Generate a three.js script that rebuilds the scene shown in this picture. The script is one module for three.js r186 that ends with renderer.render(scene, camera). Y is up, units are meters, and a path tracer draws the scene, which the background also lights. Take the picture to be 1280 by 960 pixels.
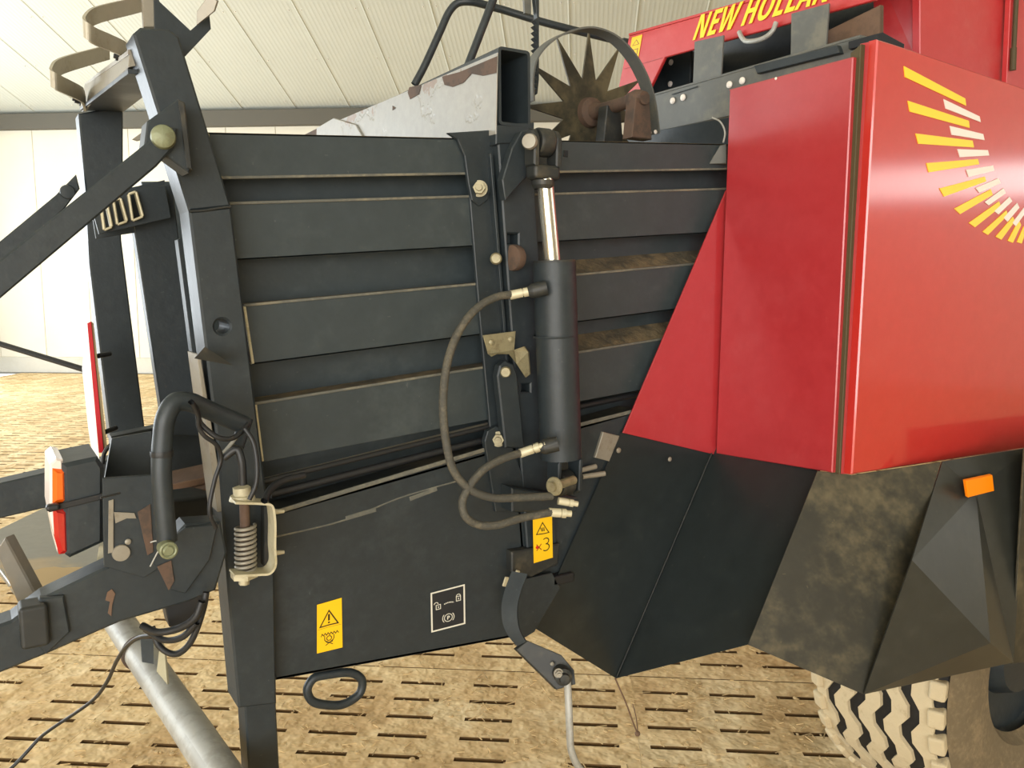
import * as THREE from 'three';
import { RoundedBoxGeometry } from 'three/addons/geometries/RoundedBoxGeometry.js';
import { mergeGeometries, toCreasedNormals } from 'three/addons/utils/BufferGeometryUtils.js';
import { FontLoader } from 'three/addons/loaders/FontLoader.js';
import { TextGeometry } from 'three/addons/geometries/TextGeometry.js';
import { RectAreaLightUniformsLib } from 'three/addons/lights/RectAreaLightUniformsLib.js';

// ---------- camera, sky, daylight, exposure ----------
RectAreaLightUniformsLib.init();
const scene = new THREE.Scene();
const renderer = new THREE.WebGLRenderer({ antialias: true });
renderer.toneMapping = THREE.LinearToneMapping;
renderer.toneMappingExposure = 0.56;
renderer.shadowMap.enabled = true;
const EYE = 1.9, YAW = THREE.MathUtils.degToRad(57.7), PITCH = THREE.MathUtils.degToRad(7.06);
const camera = new THREE.PerspectiveCamera(2 * Math.atan(480 / 1050) * 180 / Math.PI, 1280 / 960, 0.05, 200);
camera.position.set(0, EYE, 0);
camera.lookAt(Math.cos(YAW) * Math.cos(PITCH), EYE - Math.sin(PITCH), -Math.sin(YAW) * Math.cos(PITCH));
scene.background = new THREE.Color(0.86, 0.94, 1.0);
scene.backgroundIntensity = 3.0;
// the barn stands at an angle to the machine: barn axes are turned by HALL about y
const HALL = THREE.MathUtils.degToRad(-37.1);
const hallPoint = (x, y, z) => new THREE.Vector3(x, y, z).applyAxisAngle(new THREE.Vector3(0, 1, 0), HALL);
// daylight entering through the three openings of the barn (gable door on the left, door in the front wall, window strip on the right)
function daylight(at, towards, w, h, strength, color) {
  const l = new THREE.RectAreaLight(color, strength, w, h);
  l.position.copy(hallPoint(...at)); l.lookAt(hallPoint(...towards)); scene.add(l); return l;
}
daylight([-12.95, 2.4, -8.5], [0, 2.4, -8.5], 11, 4.6, 15, new THREE.Color(0.88, 0.95, 1.0));
daylight([-1.5, 2.35, 8.9], [-1.5, 2.35, 0], 11, 4.5, 15, new THREE.Color(1.0, 0.97, 0.93));
daylight([14.95, 3.6, -4], [0, 3.6, -4], 14, 0.5, 9, new THREE.Color(1.0, 0.97, 0.9));

// ---------- helpers ----------
let seed = 7; const rnd = () => { seed = (seed * 1664525 + 1013904223) >>> 0; return seed / 4294967296; };
const V = a => a.isVector3 ? a.clone() : new THREE.Vector3(a[0], a[1], a[2]);
const add = (a, b) => [a[0] + b[0], a[1] + b[1], a[2] + b[2]];
const lerp = (a, b, t) => [a[0] + (b[0] - a[0]) * t, a[1] + (b[1] - a[1]) * t, a[2] + (b[2] - a[2]) * t];
const off = (a, x, y, z) => [a[0] + x, a[1] + y, a[2] + z];
function metreUV(g0) {
  const g = g0.index ? g0.toNonIndexed() : g0, p = g.attributes.position, uv = new Float32Array(p.count * 2);
  const a = new THREE.Vector3(), b = new THREE.Vector3(), c = new THREE.Vector3(), n = new THREE.Vector3();
  for (let i = 0; i < p.count; i += 3) {
    a.fromBufferAttribute(p, i); b.fromBufferAttribute(p, i + 1); c.fromBufferAttribute(p, i + 2);
    n.copy(b).sub(a).cross(c.clone().sub(a)); const x = Math.abs(n.x), y = Math.abs(n.y), z = Math.abs(n.z);
    [a, b, c].forEach((q, k) => { const j = (i + k) * 2;
      if (z >= x && z >= y) { uv[j] = q.x; uv[j + 1] = q.y; } else if (x >= y) { uv[j] = q.z; uv[j + 1] = q.y; } else { uv[j] = q.x; uv[j + 1] = q.z; } });
  }
  g.setAttribute('uv', new THREE.BufferAttribute(uv, 2)); return g;
}
function clean(g) { for (const k of Object.keys(g.attributes)) if (!['position', 'normal', 'uv'].includes(k)) g.deleteAttribute(k); return g; }
function join(list) { return list.length === 1 ? list[0] : mergeGeometries(list.map(g => clean(g.index ? g.toNonIndexed() : g))); }
function mesh(name, geo, mat, parent = scene, keepUV = false) {
  let g = Array.isArray(geo) ? join(geo) : geo; if (!keepUV) g = metreUV(g);
  const m = new THREE.Mesh(g, mat); m.name = name; m.castShadow = m.receiveShadow = true; parent.add(m); return m;
}
function grp(name, parent = scene) { const o = new THREE.Group(); o.name = name; parent.add(o); return o; }
function newell(pts) { const n = new THREE.Vector3(); pts.forEach((p, i) => { const q = pts[(i + 1) % pts.length]; n.x += (p[1] - q[1]) * (p[2] + q[2]); n.y += (p[2] - q[2]) * (p[0] + q[0]); n.z += (p[0] - q[0]) * (p[1] + q[1]); }); return n.normalize(); }
// a polygon in space, swept along vec, with small chamfers
function prism(pts, vec, b = 0.0015, holes = []) {
  const v = V(vec), len = v.length(), n = newell(pts); if (n.dot(v) < 0) n.negate();
  const o = V(pts[0]), ex = V(pts[1]).sub(o).normalize(), ey = n.clone().cross(ex).normalize(); ex.copy(ey.clone().cross(n));
  const to2 = p => { const q = V(p).sub(o); return new THREE.Vector2(q.dot(ex), q.dot(ey)); };
  const s = new THREE.Shape(pts.map(to2)); for (const h of holes) s.holes.push(new THREE.Path(h.map(to2)));
  b = Math.min(b, len / 3);
  const g = new THREE.ExtrudeGeometry(s, { depth: len - 2 * b, bevelEnabled: b > 0, bevelThickness: b, bevelSize: b, bevelOffset: -b, bevelSegments: 1, curveSegments: 8 });
  g.translate(0, 0, b);
  g.applyMatrix4(new THREE.Matrix4().makeBasis(ex, ey, v.normalize()).setPosition(o)); g.computeVertexNormals(); return g;
}
function frameOf(p0, p1, hint) { const x = V(p1).sub(V(p0)), L = x.length(); x.normalize(); const z = V(hint); z.addScaledVector(x, -z.dot(x)).normalize(); const y = z.clone().cross(x); return [new THREE.Matrix4().makeBasis(x, y, z).setPosition(V(p0).add(V(p1)).multiplyScalar(.5)), L]; }
// a bar from p0 to p1: width w along hint, height h across
function bar(p0, p1, w, h, hint = [0, 0, 1], r = 0.004) { const [m, L] = frameOf(p0, p1, hint); return new RoundedBoxGeometry(L, h, w, 1, Math.min(r, w / 2.2, h / 2.2)).applyMatrix4(m); }
function box(c, sx, sy, sz, r = 0.003) { return new RoundedBoxGeometry(sx, sy, sz, 1, Math.min(r, sx / 2.2, sy / 2.2, sz / 2.2)).translate(...c); }
function hollow(p0, p1, w, h, t, hint = [0, 0, 1]) {
  const [m, L] = frameOf(p0, p1, hint), R = (a, b, r) => { const s = new THREE.Shape(); s.moveTo(-a + r, -b); s.lineTo(a - r, -b); s.quadraticCurveTo(a, -b, a, -b + r); s.lineTo(a, b - r); s.quadraticCurveTo(a, b, a - r, b); s.lineTo(-a + r, b); s.quadraticCurveTo(-a, b, -a, b - r); s.lineTo(-a, -b + r); s.quadraticCurveTo(-a, -b, -a + r, -b); return s; };
  const s = R(w / 2, h / 2, t * 1.6); s.holes.push(R(w / 2 - t, h / 2 - t, t * .8));
  const g = new THREE.ExtrudeGeometry(s, { depth: L, bevelEnabled: false, curveSegments: 4 }); g.translate(0, 0, -L / 2);
  return g.applyMatrix4(new THREE.Matrix4().makeBasis(new THREE.Vector3(0, 0, 1), new THREE.Vector3(0, 1, 0), new THREE.Vector3(-1, 0, 0))).applyMatrix4(m);
}
function rod(p0, p1, r0, r1 = r0, seg = 20) { const [m, L] = frameOf(p0, p1, Math.abs(V(p1).sub(V(p0)).normalize().z) > .9 ? [1, 0, 0] : [0, 0, 1]); return new THREE.CylinderGeometry(r1, r0, L, seg).rotateZ(-Math.PI / 2).applyMatrix4(m); }
function lathe(p0, dir, prof, seg = 24) { const d = V(dir).normalize(); return toCreasedNormals(new THREE.LatheGeometry(prof.map(q => new THREE.Vector2(q[0], q[1])), seg).applyQuaternion(new THREE.Quaternion().setFromUnitVectors(new THREE.Vector3(0, 1, 0), d)).translate(...V(p0).toArray()), .5); }
function pipe(pts, r, seg = 48, rs = 10, closed = false) { return new THREE.TubeGeometry(new THREE.CatmullRomCurve3(pts.map(V), closed, 'centripetal'), seg, r, rs, closed); }
// a flat strap bent along pts; wv is half its width
function ribbon(pts, wv, t, smooth = 40) {
  const c = new THREE.CatmullRomCurve3(pts.map(V), false, 'centripetal'), w = V(wv), P = [], I = [];
  for (let i = 0; i <= smooth; i++) { const p = c.getPoint(i / smooth), n = c.getTangent(i / smooth).cross(w).normalize().multiplyScalar(t / 2);
    for (const [a, b] of [[1, 1], [-1, 1], [-1, -1], [1, -1]]) P.push(...p.clone().addScaledVector(w, a).addScaledVector(n, b).toArray()); }
  for (let i = 0; i < smooth; i++) for (let k = 0; k < 4; k++) { const a = i * 4 + k, b = i * 4 + (k + 1) % 4; I.push(a, b, a + 4, b, b + 4, a + 4); }
  const e = smooth * 4; I.push(0, 2, 1, 0, 3, 2, e, e + 1, e + 2, e, e + 2, e + 3);
  let g = new THREE.BufferGeometry(); g.setAttribute('position', new THREE.Float32BufferAttribute(P, 3)); g.setIndex(I); g.setAttribute('uv', new THREE.Float32BufferAttribute(new Float32Array(P.length / 3 * 2), 2)); g = g.toNonIndexed(); g.computeVertexNormals(); return g;
}
// folded sheet metal: vertices, faces (fans) and a thickness vector
function shell(v, faces, th) {
  const P = [], q = v.map(p => add(p, th)), edges = new Map();
  for (const f of faces) for (let i = 1; i < f.length - 1; i++) { P.push(...v[f[0]], ...v[f[i]], ...v[f[i + 1]]); P.push(...q[f[0]], ...q[f[i + 1]], ...q[f[i]]); }
  for (const f of faces) f.forEach((a, i) => { const b = f[(i + 1) % f.length], k = Math.min(a, b) + '_' + Math.max(a, b); edges.set(k, edges.has(k) ? null : [a, b]); });
  for (const e of edges.values()) if (e) { const [a, b] = e; P.push(...v[a], ...q[a], ...v[b], ...v[b], ...q[a], ...q[b]); }
  const g = new THREE.BufferGeometry(); g.setAttribute('position', new THREE.Float32BufferAttribute(P, 3)); g.setAttribute('uv', new THREE.Float32BufferAttribute(new Float32Array(P.length / 3 * 2), 2)); g.computeVertexNormals(); return g;
}
function bolt(p, dir, r, o = {}) { // washer, hex nut and a threaded stud standing out of it
  const d = V(dir).normalize(), at = k => V(p).addScaledVector(d, k).toArray(), L = [];
  L.push(lathe(at(0), d, [[0, 0], [r * 1.35, 0], [r * 1.35, r * .22], [0, r * .22]], 20), rod(at(r * .2), at(r * 1.25), r, r, 6), rod(at(r * 1.2), at(r * (1.25 + (o.stud ?? .5))), r * .58, r * .52, 12));
  return L;
}
function carriage(p, dir, r) { return lathe(p, dir, [[r * 1.05, 0], [r, r * .35], [r * .6, r * .62], [0, r * .7]], 14); } // round-headed bolt
function decal(tl, tr, br, bl, mat, name, parent) {
  const g = new THREE.BufferGeometry(); g.setAttribute('position', new THREE.Float32BufferAttribute([...bl, ...br, ...tr, ...bl, ...tr, ...tl], 3));
  g.setAttribute('uv', new THREE.Float32BufferAttribute([0, 0, 1, 0, 1, 1, 0, 0, 1, 1, 0, 1], 2)); g.computeVertexNormals(); return mesh(name, g, mat, parent, true);
}

// ---------- procedural textures ----------
const N = 512;
function noise(period, octaves, s0, gain = .5) {
  const out = new Float32Array(N * N); let amp = 1, tot = 0, s = s0 * 7919 + 13;
  const r = () => { s = (s * 1664525 + 1013904223) >>> 0; return s / 4294967296; };
  for (let o = 0; o < octaves; o++, period *= 2, amp *= gain) {
    const q = Math.min(period, N), grid = new Float32Array(q * q).map(r); tot += amp;
    for (let y = 0; y < N; y++) { const fy = y * q / N, y0 = Math.floor(fy), ty = fy - y0, sy = ty * ty * (3 - 2 * ty), ya = (y0 % q) * q, yb = ((y0 + 1) % q) * q;
      for (let x = 0; x < N; x++) { const fx = x * q / N, x0 = Math.floor(fx), tx = fx - x0, sx = tx * tx * (3 - 2 * tx), xa = x0 % q, xb = (x0 + 1) % q;
        const a = grid[ya + xa] + (grid[ya + xb] - grid[ya + xa]) * sx, b = grid[yb + xa] + (grid[yb + xb] - grid[yb + xa]) * sx; out[y * N + x] += amp * (a + (b - a) * sy); } }
  }
  for (let i = 0; i < out.length; i++) out[i] /= tot; return out;
}
function tex(fn, srgb = true, rep = 1) {
  const d = new Uint8Array(N * N * 4);
  for (let i = 0; i < N * N; i++) { const c = fn(i); d[i * 4] = Math.max(0, Math.min(255, c[0])); d[i * 4 + 1] = Math.max(0, Math.min(255, c[1])); d[i * 4 + 2] = Math.max(0, Math.min(255, c[2])); d[i * 4 + 3] = 255; }
  const t = new THREE.DataTexture(d, N, N); t.wrapS = t.wrapT = THREE.RepeatWrapping; t.magFilter = THREE.LinearFilter; t.minFilter = THREE.LinearMipmapLinearFilter; t.generateMipmaps = true;
  if (srgb) t.colorSpace = THREE.SRGBColorSpace; t.repeat.set(rep, rep); t.needsUpdate = true; return t;
}
const nA = noise(4, 7, 1, .55), nB = noise(3, 5, 2), nC = noise(32, 4, 3, .7), nD = noise(6, 6, 4, .6), nE = noise(96, 2, 5);
const sstep = (a, b, x) => { const t = Math.max(0, Math.min(1, (x - a) / (b - a))); return t * t * (3 - 2 * t); };
const mix3 = (a, b, t) => [a[0] + (b[0] - a[0]) * t, a[1] + (b[1] - a[1]) * t, a[2] + (b[2] - a[2]) * t];
const grey = (f, rep) => tex(i => { const v = f(i) * 255; return [v, v, v]; }, false, rep);
// paint with patches of dust and fine specks
function paintMap(base, dust, lo, hi, most, rep = 1.3) { return tex(i => { let c = mix3(base, dust, sstep(lo, hi, nD[i] * .35 + nC[i] * .3 + nB[i] * .35) * most); const k = (nC[i] - .5) * 10; if (nE[i] > .93) c = mix3(c, dust, .5); return [c[0] + k, c[1] + k, c[2] + k]; }, true, rep); }
const std = o => new THREE.MeshPhysicalMaterial(Object.assign({ side: THREE.DoubleSide }, o));
const M = {};
M.black = std({ map: paintMap([38, 45, 48], [88, 91, 86], .46, .78, .2), roughness: .5, roughnessMap: grey(i => .75 + nA[i] * .5, 1.3), bumpMap: grey(i => nC[i], 1.3), bumpScale: .0006 });
M.rail = std({ map: paintMap([50, 58, 60], [94, 97, 92], .46, .75, .26, .9), roughness: .5, bumpMap: grey(i => nC[i], .9), bumpScale: .0008 });
M.dustyBlack = std({ map: paintMap([38, 40, 38], [120, 104, 76], .46, .68, .55, .8), roughness: .55 });
M.guard = std({ map: paintMap([32, 38, 38], [74, 70, 56], .5, .8, .25, .8), roughness: .38 });
M.guardLit = std({ map: paintMap([46, 47, 42], [80, 76, 62], .46, .78, .3, .8), roughness: .36 });  // lighter copy of the guard paint, putting the lit facet into the colour
M.guardDusty = std({ map: paintMap([46, 44, 34], [108, 96, 68], .38, .66, .7, .9), roughness: .5 });
M.red = std({ map: paintMap([168, 44, 49], [164, 72, 70], .45, .85, .35, 1), roughness: .42, clearcoat: .6, clearcoatRoughness: .22 });
M.redGloss = std({ map: paintMap([188, 42, 35], [178, 62, 52], .55, .85, .3, 1), roughness: .4, clearcoat: 1, clearcoatRoughness: .1, clearcoatNormalMap: null });
M.redHood = std({ map: paintMap([186, 44, 46], [182, 92, 84], .4, .8, .5, 1), roughness: .45, clearcoat: .4, clearcoatRoughness: .3 });
M.grey = std({ map: paintMap([92, 93, 88], [130, 122, 100], .45, .7, .5, 1), roughness: .55 });
M.paleBeam = std({ map: tex(i => { const rust = sstep(.66, .68, nA[i]) * .6; const c = mix3([148, 146, 138], [116, 84, 60], rust); const k = (nC[i] - .5) * 16; return [c[0] + k, c[1] + k, c[2] + k]; }, true, 1.6), roughness: .45, bumpMap: grey(i => 1 - sstep(.60, .63, nA[i]), 1.6), bumpScale: .001 });
M.rust = std({ map: paintMap([90, 70, 56], [62, 52, 44], .45, .6, .7, 3), roughness: .8 });
M.bareSteel = std({ map: paintMap([142, 136, 122], [104, 88, 70], .48, .72, .7, 3), roughness: .45, metalness: .25 });
M.zinc = std({ map: paintMap([146, 138, 108], [112, 100, 74], .42, .66, .7, 12), metalness: .3, roughness: .48 });
M.zincPale = std({ map: paintMap([198, 190, 160], [150, 138, 104], .45, .7, .6, 6), metalness: .2, roughness: .5 });
M.galv = std({ map: paintMap([178, 178, 172], [146, 144, 136], .4, .6, .7, 2), metalness: .35, roughness: .55 });
M.chrome = std({ color: 0xd8d4c6, metalness: .9, roughness: .2 });
M.hose = std({ map: paintMap([70, 68, 60], [118, 108, 86], .4, .7, .6, 6), roughness: .75 });
M.cable = std({ color: 0x1d1e1f, roughness: .5 });
M.sidewall = std({ map: paintMap([112, 98, 74], [150, 130, 98], .4, .7, .7, 3), roughness: .9 });
M.rubber = std({ map: paintMap([30, 29, 27], [84, 74, 58], .5, .75, .4, 2), roughness: .85 });
M.tread = std({ map: paintMap([196, 180, 146], [156, 138, 106], .5, .7, .7, 2.5), roughness: .9, bumpMap: grey(i => nA[i], 3), bumpScale: .002 });
M.seal = std({ color: 0x4a4026, roughness: .7 });
M.duct = std({ color: 0x6b6256, roughness: .95 });
M.litSteel = std({ map: paintMap([176, 170, 152], [136, 124, 102], .5, .72, .6, 3), roughness: .45, metalness: .15 });  // steel made paler for the hooks: their lit look is in the colour
M.void = std({ color: 0x26282a, roughness: .9 });
M.orange = std({ color: 0xff8a00, roughness: .35 });
M.lensAmber = std({ color: 0xf06414, roughness: .18, clearcoat: .6 }); M.lensRed = std({ color: 0xb0201c, roughness: .18, clearcoat: .6 }); M.lensPale = std({ color: 0xe6d8ce, roughness: .25 });
M.yellow = std({ color: 0xf8cf32, roughness: .4 }); M.white = std({ color: 0xe9dfd4, roughness: .4 }); M.textYellow = std({ color: 0xf3cf2a, roughness: .4 });
M.boardRed = std({ color: 0xc3202a, roughness: .5 }); M.boardWhite = std({ color: 0xe4e2de, roughness: .5 }); M.boardEdge = std({ color: 0xa6926c, roughness: .6 });
M.brass = std({ map: paintMap([122, 126, 96], [98, 96, 70], .45, .6, .6, 8), metalness: .25, roughness: .5 });
M.edge = std({ map: paintMap([92, 92, 84], [134, 126, 104], .4, .65, .7, 2), roughness: .6 });
M.ledge = std({ map: paintMap([74, 68, 54], [122, 104, 74], .38, .62, .8, 1.2), roughness: .9, bumpMap: grey(i => nC[i], 1.2), bumpScale: .006 });
M.chute = std({ map: tex(i => { const s = sstep(.52, .66, nB[i]); const c = mix3([128, 124, 114], [176, 148, 106], s * .8); const k = (nC[i] - .5) * 14; return [c[0] + k, c[1] + k, c[2] + k]; }, true, 1.1), roughness: .42, metalness: .25 });
M.wood = std({ map: paintMap([108, 84, 66], [78, 60, 46], .4, .65, .7, 2), roughness: .8 });
M.web = std({ color: 0x8f8c80, roughness: .9 });
// barn
M.panel = std({ map: tex(i => { const k = (nA[i] - .5) * 8; return [204 + k, 206 + k, 196 + k]; }, true, .4), roughness: .5 });
M.wallPanel = std({ map: tex(i => { const k = (nA[i] - .5) * 14; return [222 + k, 216 + k, 198 + k]; }, true, .4), roughness: .6 });
M.eave = std({ color: 0x5c584e, roughness: .7 });
M.concrete = std({ map: paintMap([206, 202, 190], [186, 180, 164], .4, .7, .6, .6), roughness: .9 });
const sand = i => { const a = nA[i], c = nC[i], d = nD[i]; let q = mix3([212, 180, 130], [238, 212, 164], sstep(.3, .7, a * .55 + c * .45)); if (d > .6) q = mix3(q, [246, 226, 184], sstep(.6, .68, d) * .5); if (d < .4) q = mix3(q, [194, 160, 112], sstep(.4, .34, d) * .5); const k = (nE[i] - .5) * 26; return [q[0] + k, q[1] + k, q[2] + k]; };
M.sand = std({ map: tex(sand, true, .42), roughness: .95, bumpMap: grey(i => (1 - Math.abs(nA[i] - .5) * 4) * .35 + (1 - Math.abs(nD[i] - .5) * 4) * .25 + nC[i] * .3 + nE[i] * .1, .42), bumpScale: .04 });
M.slotShadeWood = std({ map: paintMap([122, 94, 58], [96, 72, 42], .4, .6, .6, 3), roughness: .95 });  // wood of the slot sides, with the shade inside the slots painted in
M.straw = std({ color: 0xc9ae80, roughness: .9 });

// ---------- the barn ----------
const structure = o => { o.userData.kind = 'structure'; return o; };
const label = (o, l, c, g) => { o.userData.label = l; if (c) o.userData.category = c; if (g) o.userData.group = g; return o; };
function hall(name) { const o = grp(name); o.rotation.y = HALL; structure(o); return o; }
const WX0 = -13, WX1 = 15, ZB = -16.4, ZF = 9, EAVE = 5.15, SLOPE = Math.tan(THREE.MathUtils.degToRad(16.8)), ZR = (ZB + ZF) / 2, RIDGE = EAVE + (ZR - ZB) * SLOPE;
{ // slotted floor boards over an air duct
  const fl = hall('floor'); label(fl, 'slotted drying floor of long boards caked with dry tan soil', 'floor');
  const ROW = .155, PITCHX = .297, SLOT = .208, LEN = 2.35, COLS = [.045, .35, .655, .96, 1.258, 1.605, 2.06], WID = ROW * 8, gap = .004;
  const variants = [0, 1, 2, 3].map(k => {
    const s = new THREE.Shape(); s.moveTo(.0004, gap); s.lineTo(LEN - .0004, gap); s.lineTo(LEN - .0004, WID - gap); s.lineTo(.0004, WID - gap); s.closePath();
    for (let j = 1; j < 8; j++) for (let i = 0; i < 7; i++) { const x = COLS[i], y = j * ROW, h = .0135, p = new THREE.Path(); p.moveTo(x, y - h); p.lineTo(x, y + h); p.lineTo(x + SLOT, y + h); p.lineTo(x + SLOT, y - h); p.closePath(); s.holes.push(p); }
    const g = new THREE.ExtrudeGeometry(s, { depth: .06, bevelEnabled: false }); g.rotateX(Math.PI / 2);
    const m = metreUV(g), uv = m.attributes.uv; for (let i = 0; i < uv.count; i++) uv.setXY(i, uv.getX(i) * (k & 1 ? -1 : 1) + k * .77, uv.getY(i) * (k & 2 ? -1 : 1) + k * 1.31); return m;
  });
  const X0 = -2.1, Z0 = -3.89; let c = 0;
  for (let j = -10; j < 4; j++) for (let i = -6; i < 8; i++) {
    const x = X0 + i * LEN, z = Z0 + j * WID; if (z < ZB - .3 || x < WX0 - .8) continue;
    const b = mesh('floor_board', variants[(i * 5 + j * 3 + 60) % 4], [M.sand, M.slotShadeWood], fl, true); b.position.set(x, 0, z); if (c++) b.name = 'floor_board_' + String(c - 1).padStart(3, '0');
  }
  mesh('floor_slab', box([1, -.04, (Z0 + 4 * WID + ZF) / 2], 29, .08, ZF - (Z0 + 4 * WID) - .002, .002), M.sand, fl);
  mesh('duct_bottom', box([1, -.45, -3.7], 29, .1, 26, .01), M.duct, fl);
}
{ // back wall of vertical panels on a low concrete plinth
  const w = hall('wall_back'); label(w, 'pale cream barn wall of upright insulated panels', 'wall');
  const g = prism([[0, .32, 0], [.995, .32, 0], [.995, EAVE, 0], [0, EAVE, 0]], [0, 0, -.1], .008);
  let k = 0; for (let x = WX0; x < WX1; x += 1.0) { const p = mesh(k ? 'wall_panel_' + String(k).padStart(3, '0') : 'wall_panel', g, M.wallPanel, w, true); p.position.set(x, 0, ZB); k++; }
  mesh('plinth', box([1, .16, ZB - .04], 28, .32, .1, .01), M.concrete, w);
  mesh('wall_backing', box([1, EAVE / 2, ZB - .2], 28.2, EAVE + .1, .16, .01), M.concrete, w);
  const t = hall('trim_1'); label(t, 'dark grey-brown eave beam where the roof meets the back wall', 'beam');
  mesh('eave_beam', box([1, EAVE - .14, ZB + .09], 27.9, .3, .16, .01), M.eave, t);
}
{ // roof: ribbed panels over the back half, one plain slope over the front half
  const c = hall('ceiling'); label(c, 'sloping cream roof lining of finely ribbed metal panels', 'ceiling');
  const L = Math.hypot(ZR - ZB, RIDGE - EAVE), W = 1.06, s = new THREE.Shape(), ribs = 14; s.moveTo(0, 0);
  s.lineTo(.014, -.011); s.lineTo(.024, -.011); s.lineTo(.036, 0); for (let i = 0; i < ribs; i++) { const a = .04 + i * (W - .06) / ribs, d = (W - .06) / ribs; s.lineTo(a + d * .15, 0); s.lineTo(a + d * .3, .0018); s.lineTo(a + d * .7, .0018); s.lineTo(a + d * .85, 0); }
  s.lineTo(W, 0); s.lineTo(W, .1); s.lineTo(0, .1); s.closePath();
  const g = metreUV(new THREE.ExtrudeGeometry(s, { depth: L, bevelEnabled: false })), ang = Math.atan(SLOPE);
  let k = 0; for (let x = WX0; x < WX1 - .2; x += W) { const p = mesh(k ? 'roof_panel_' + String(k).padStart(3, '0') : 'roof_panel', g, M.panel, c, true); p.position.set(x, EAVE + .02, ZB - .04); p.rotation.x = -ang; k++; }
  // joint strips behind the panels, screws in rows
  mesh('roof_backing', prism([[WX0, EAVE + .12, ZB], [WX1, EAVE + .12, ZB], [WX1, RIDGE + .12, ZR], [WX0, RIDGE + .12, ZR]], [0, .1, 0], 0), M.panel, c);
  mesh('front_slope', prism([[WX0, EAVE, ZF], [WX1, EAVE, ZF], [WX1, RIDGE + .03, ZR], [WX0, RIDGE + .03, ZR]], [0, .15, 0], 0), M.panel, c);
  const scr = [], sg = new THREE.SphereGeometry(.011, 6, 4); for (let x = WX0; x < WX1; x += W) for (const q of [.35, 1.75, 3.15, 4.55]) for (const dx of [-.1, .1]) scr.push(sg.clone().translate(x + dx, EAVE + .014 + q * Math.sin(ang), ZB + q * Math.cos(ang)));
  mesh('roof_screws', scr, M.white, c).userData.kind = 'stuff';
}
{ // walls outside the picture, with the openings that let the daylight in
  const gable = (name, x, th) => { const w = hall(name); mesh('gable', prism([[x, 4.75, ZF], [x, 4.75, ZB], [x, EAVE, ZB], [x, RIDGE, ZR], [x, EAVE, ZF]], [th, 0, 0], 0), M.wallPanel, w); return w; };
  const l = gable('wall_left', WX0, -.12); label(l, 'cream gable wall with a wide open door', 'wall');
  mesh('wall_pier', box([WX0 - .06, 2.35, (ZB - 14) / 2], .12, 4.8, -14 - ZB, .01), M.wallPanel, l); mesh('wall_pier', box([WX0 - .06, 2.35, (ZF - 3) / 2], .12, 4.8, ZF + 3, .01), M.wallPanel, l);
  const r = gable('wall_right', WX1, .12); label(r, 'cream gable wall with a long high window strip', 'wall');
  mesh('wall_lower', box([WX1 + .06, 1.6, (ZB + ZF) / 2], .12, 3.25, ZF - ZB, .01), M.wallPanel, r); mesh('wall_upper', box([WX1 + .06, 4.4, (ZB + ZF) / 2], .12, .8, ZF - ZB, .01), M.wallPanel, r);
  mesh('wall_pier', box([WX1 + .06, 3.6, (ZB - 11) / 2], .12, .8, -11 - ZB, .01), M.wallPanel, r); mesh('wall_pier', box([WX1 + .06, 3.6, (ZF + 3) / 2], .12, .8, ZF - 3, .01), M.wallPanel, r);
  const f = hall('wall_front'); label(f, 'cream long wall with an open barn door', 'wall');
  mesh('wall_pier', box([(WX0 - 7) / 2, 2.5, ZF + .06], -7 - WX0, 5.1, .12, .01), M.wallPanel, f); mesh('wall_pier', box([(WX1 + 4) / 2, 2.5, ZF + .06], WX1 - 4, 5.1, .12, .01), M.wallPanel, f); mesh('lintel', box([-1.5, 4.9, ZF + .06], 11, .6, .12, .01), M.wallPanel, f);
}

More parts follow.
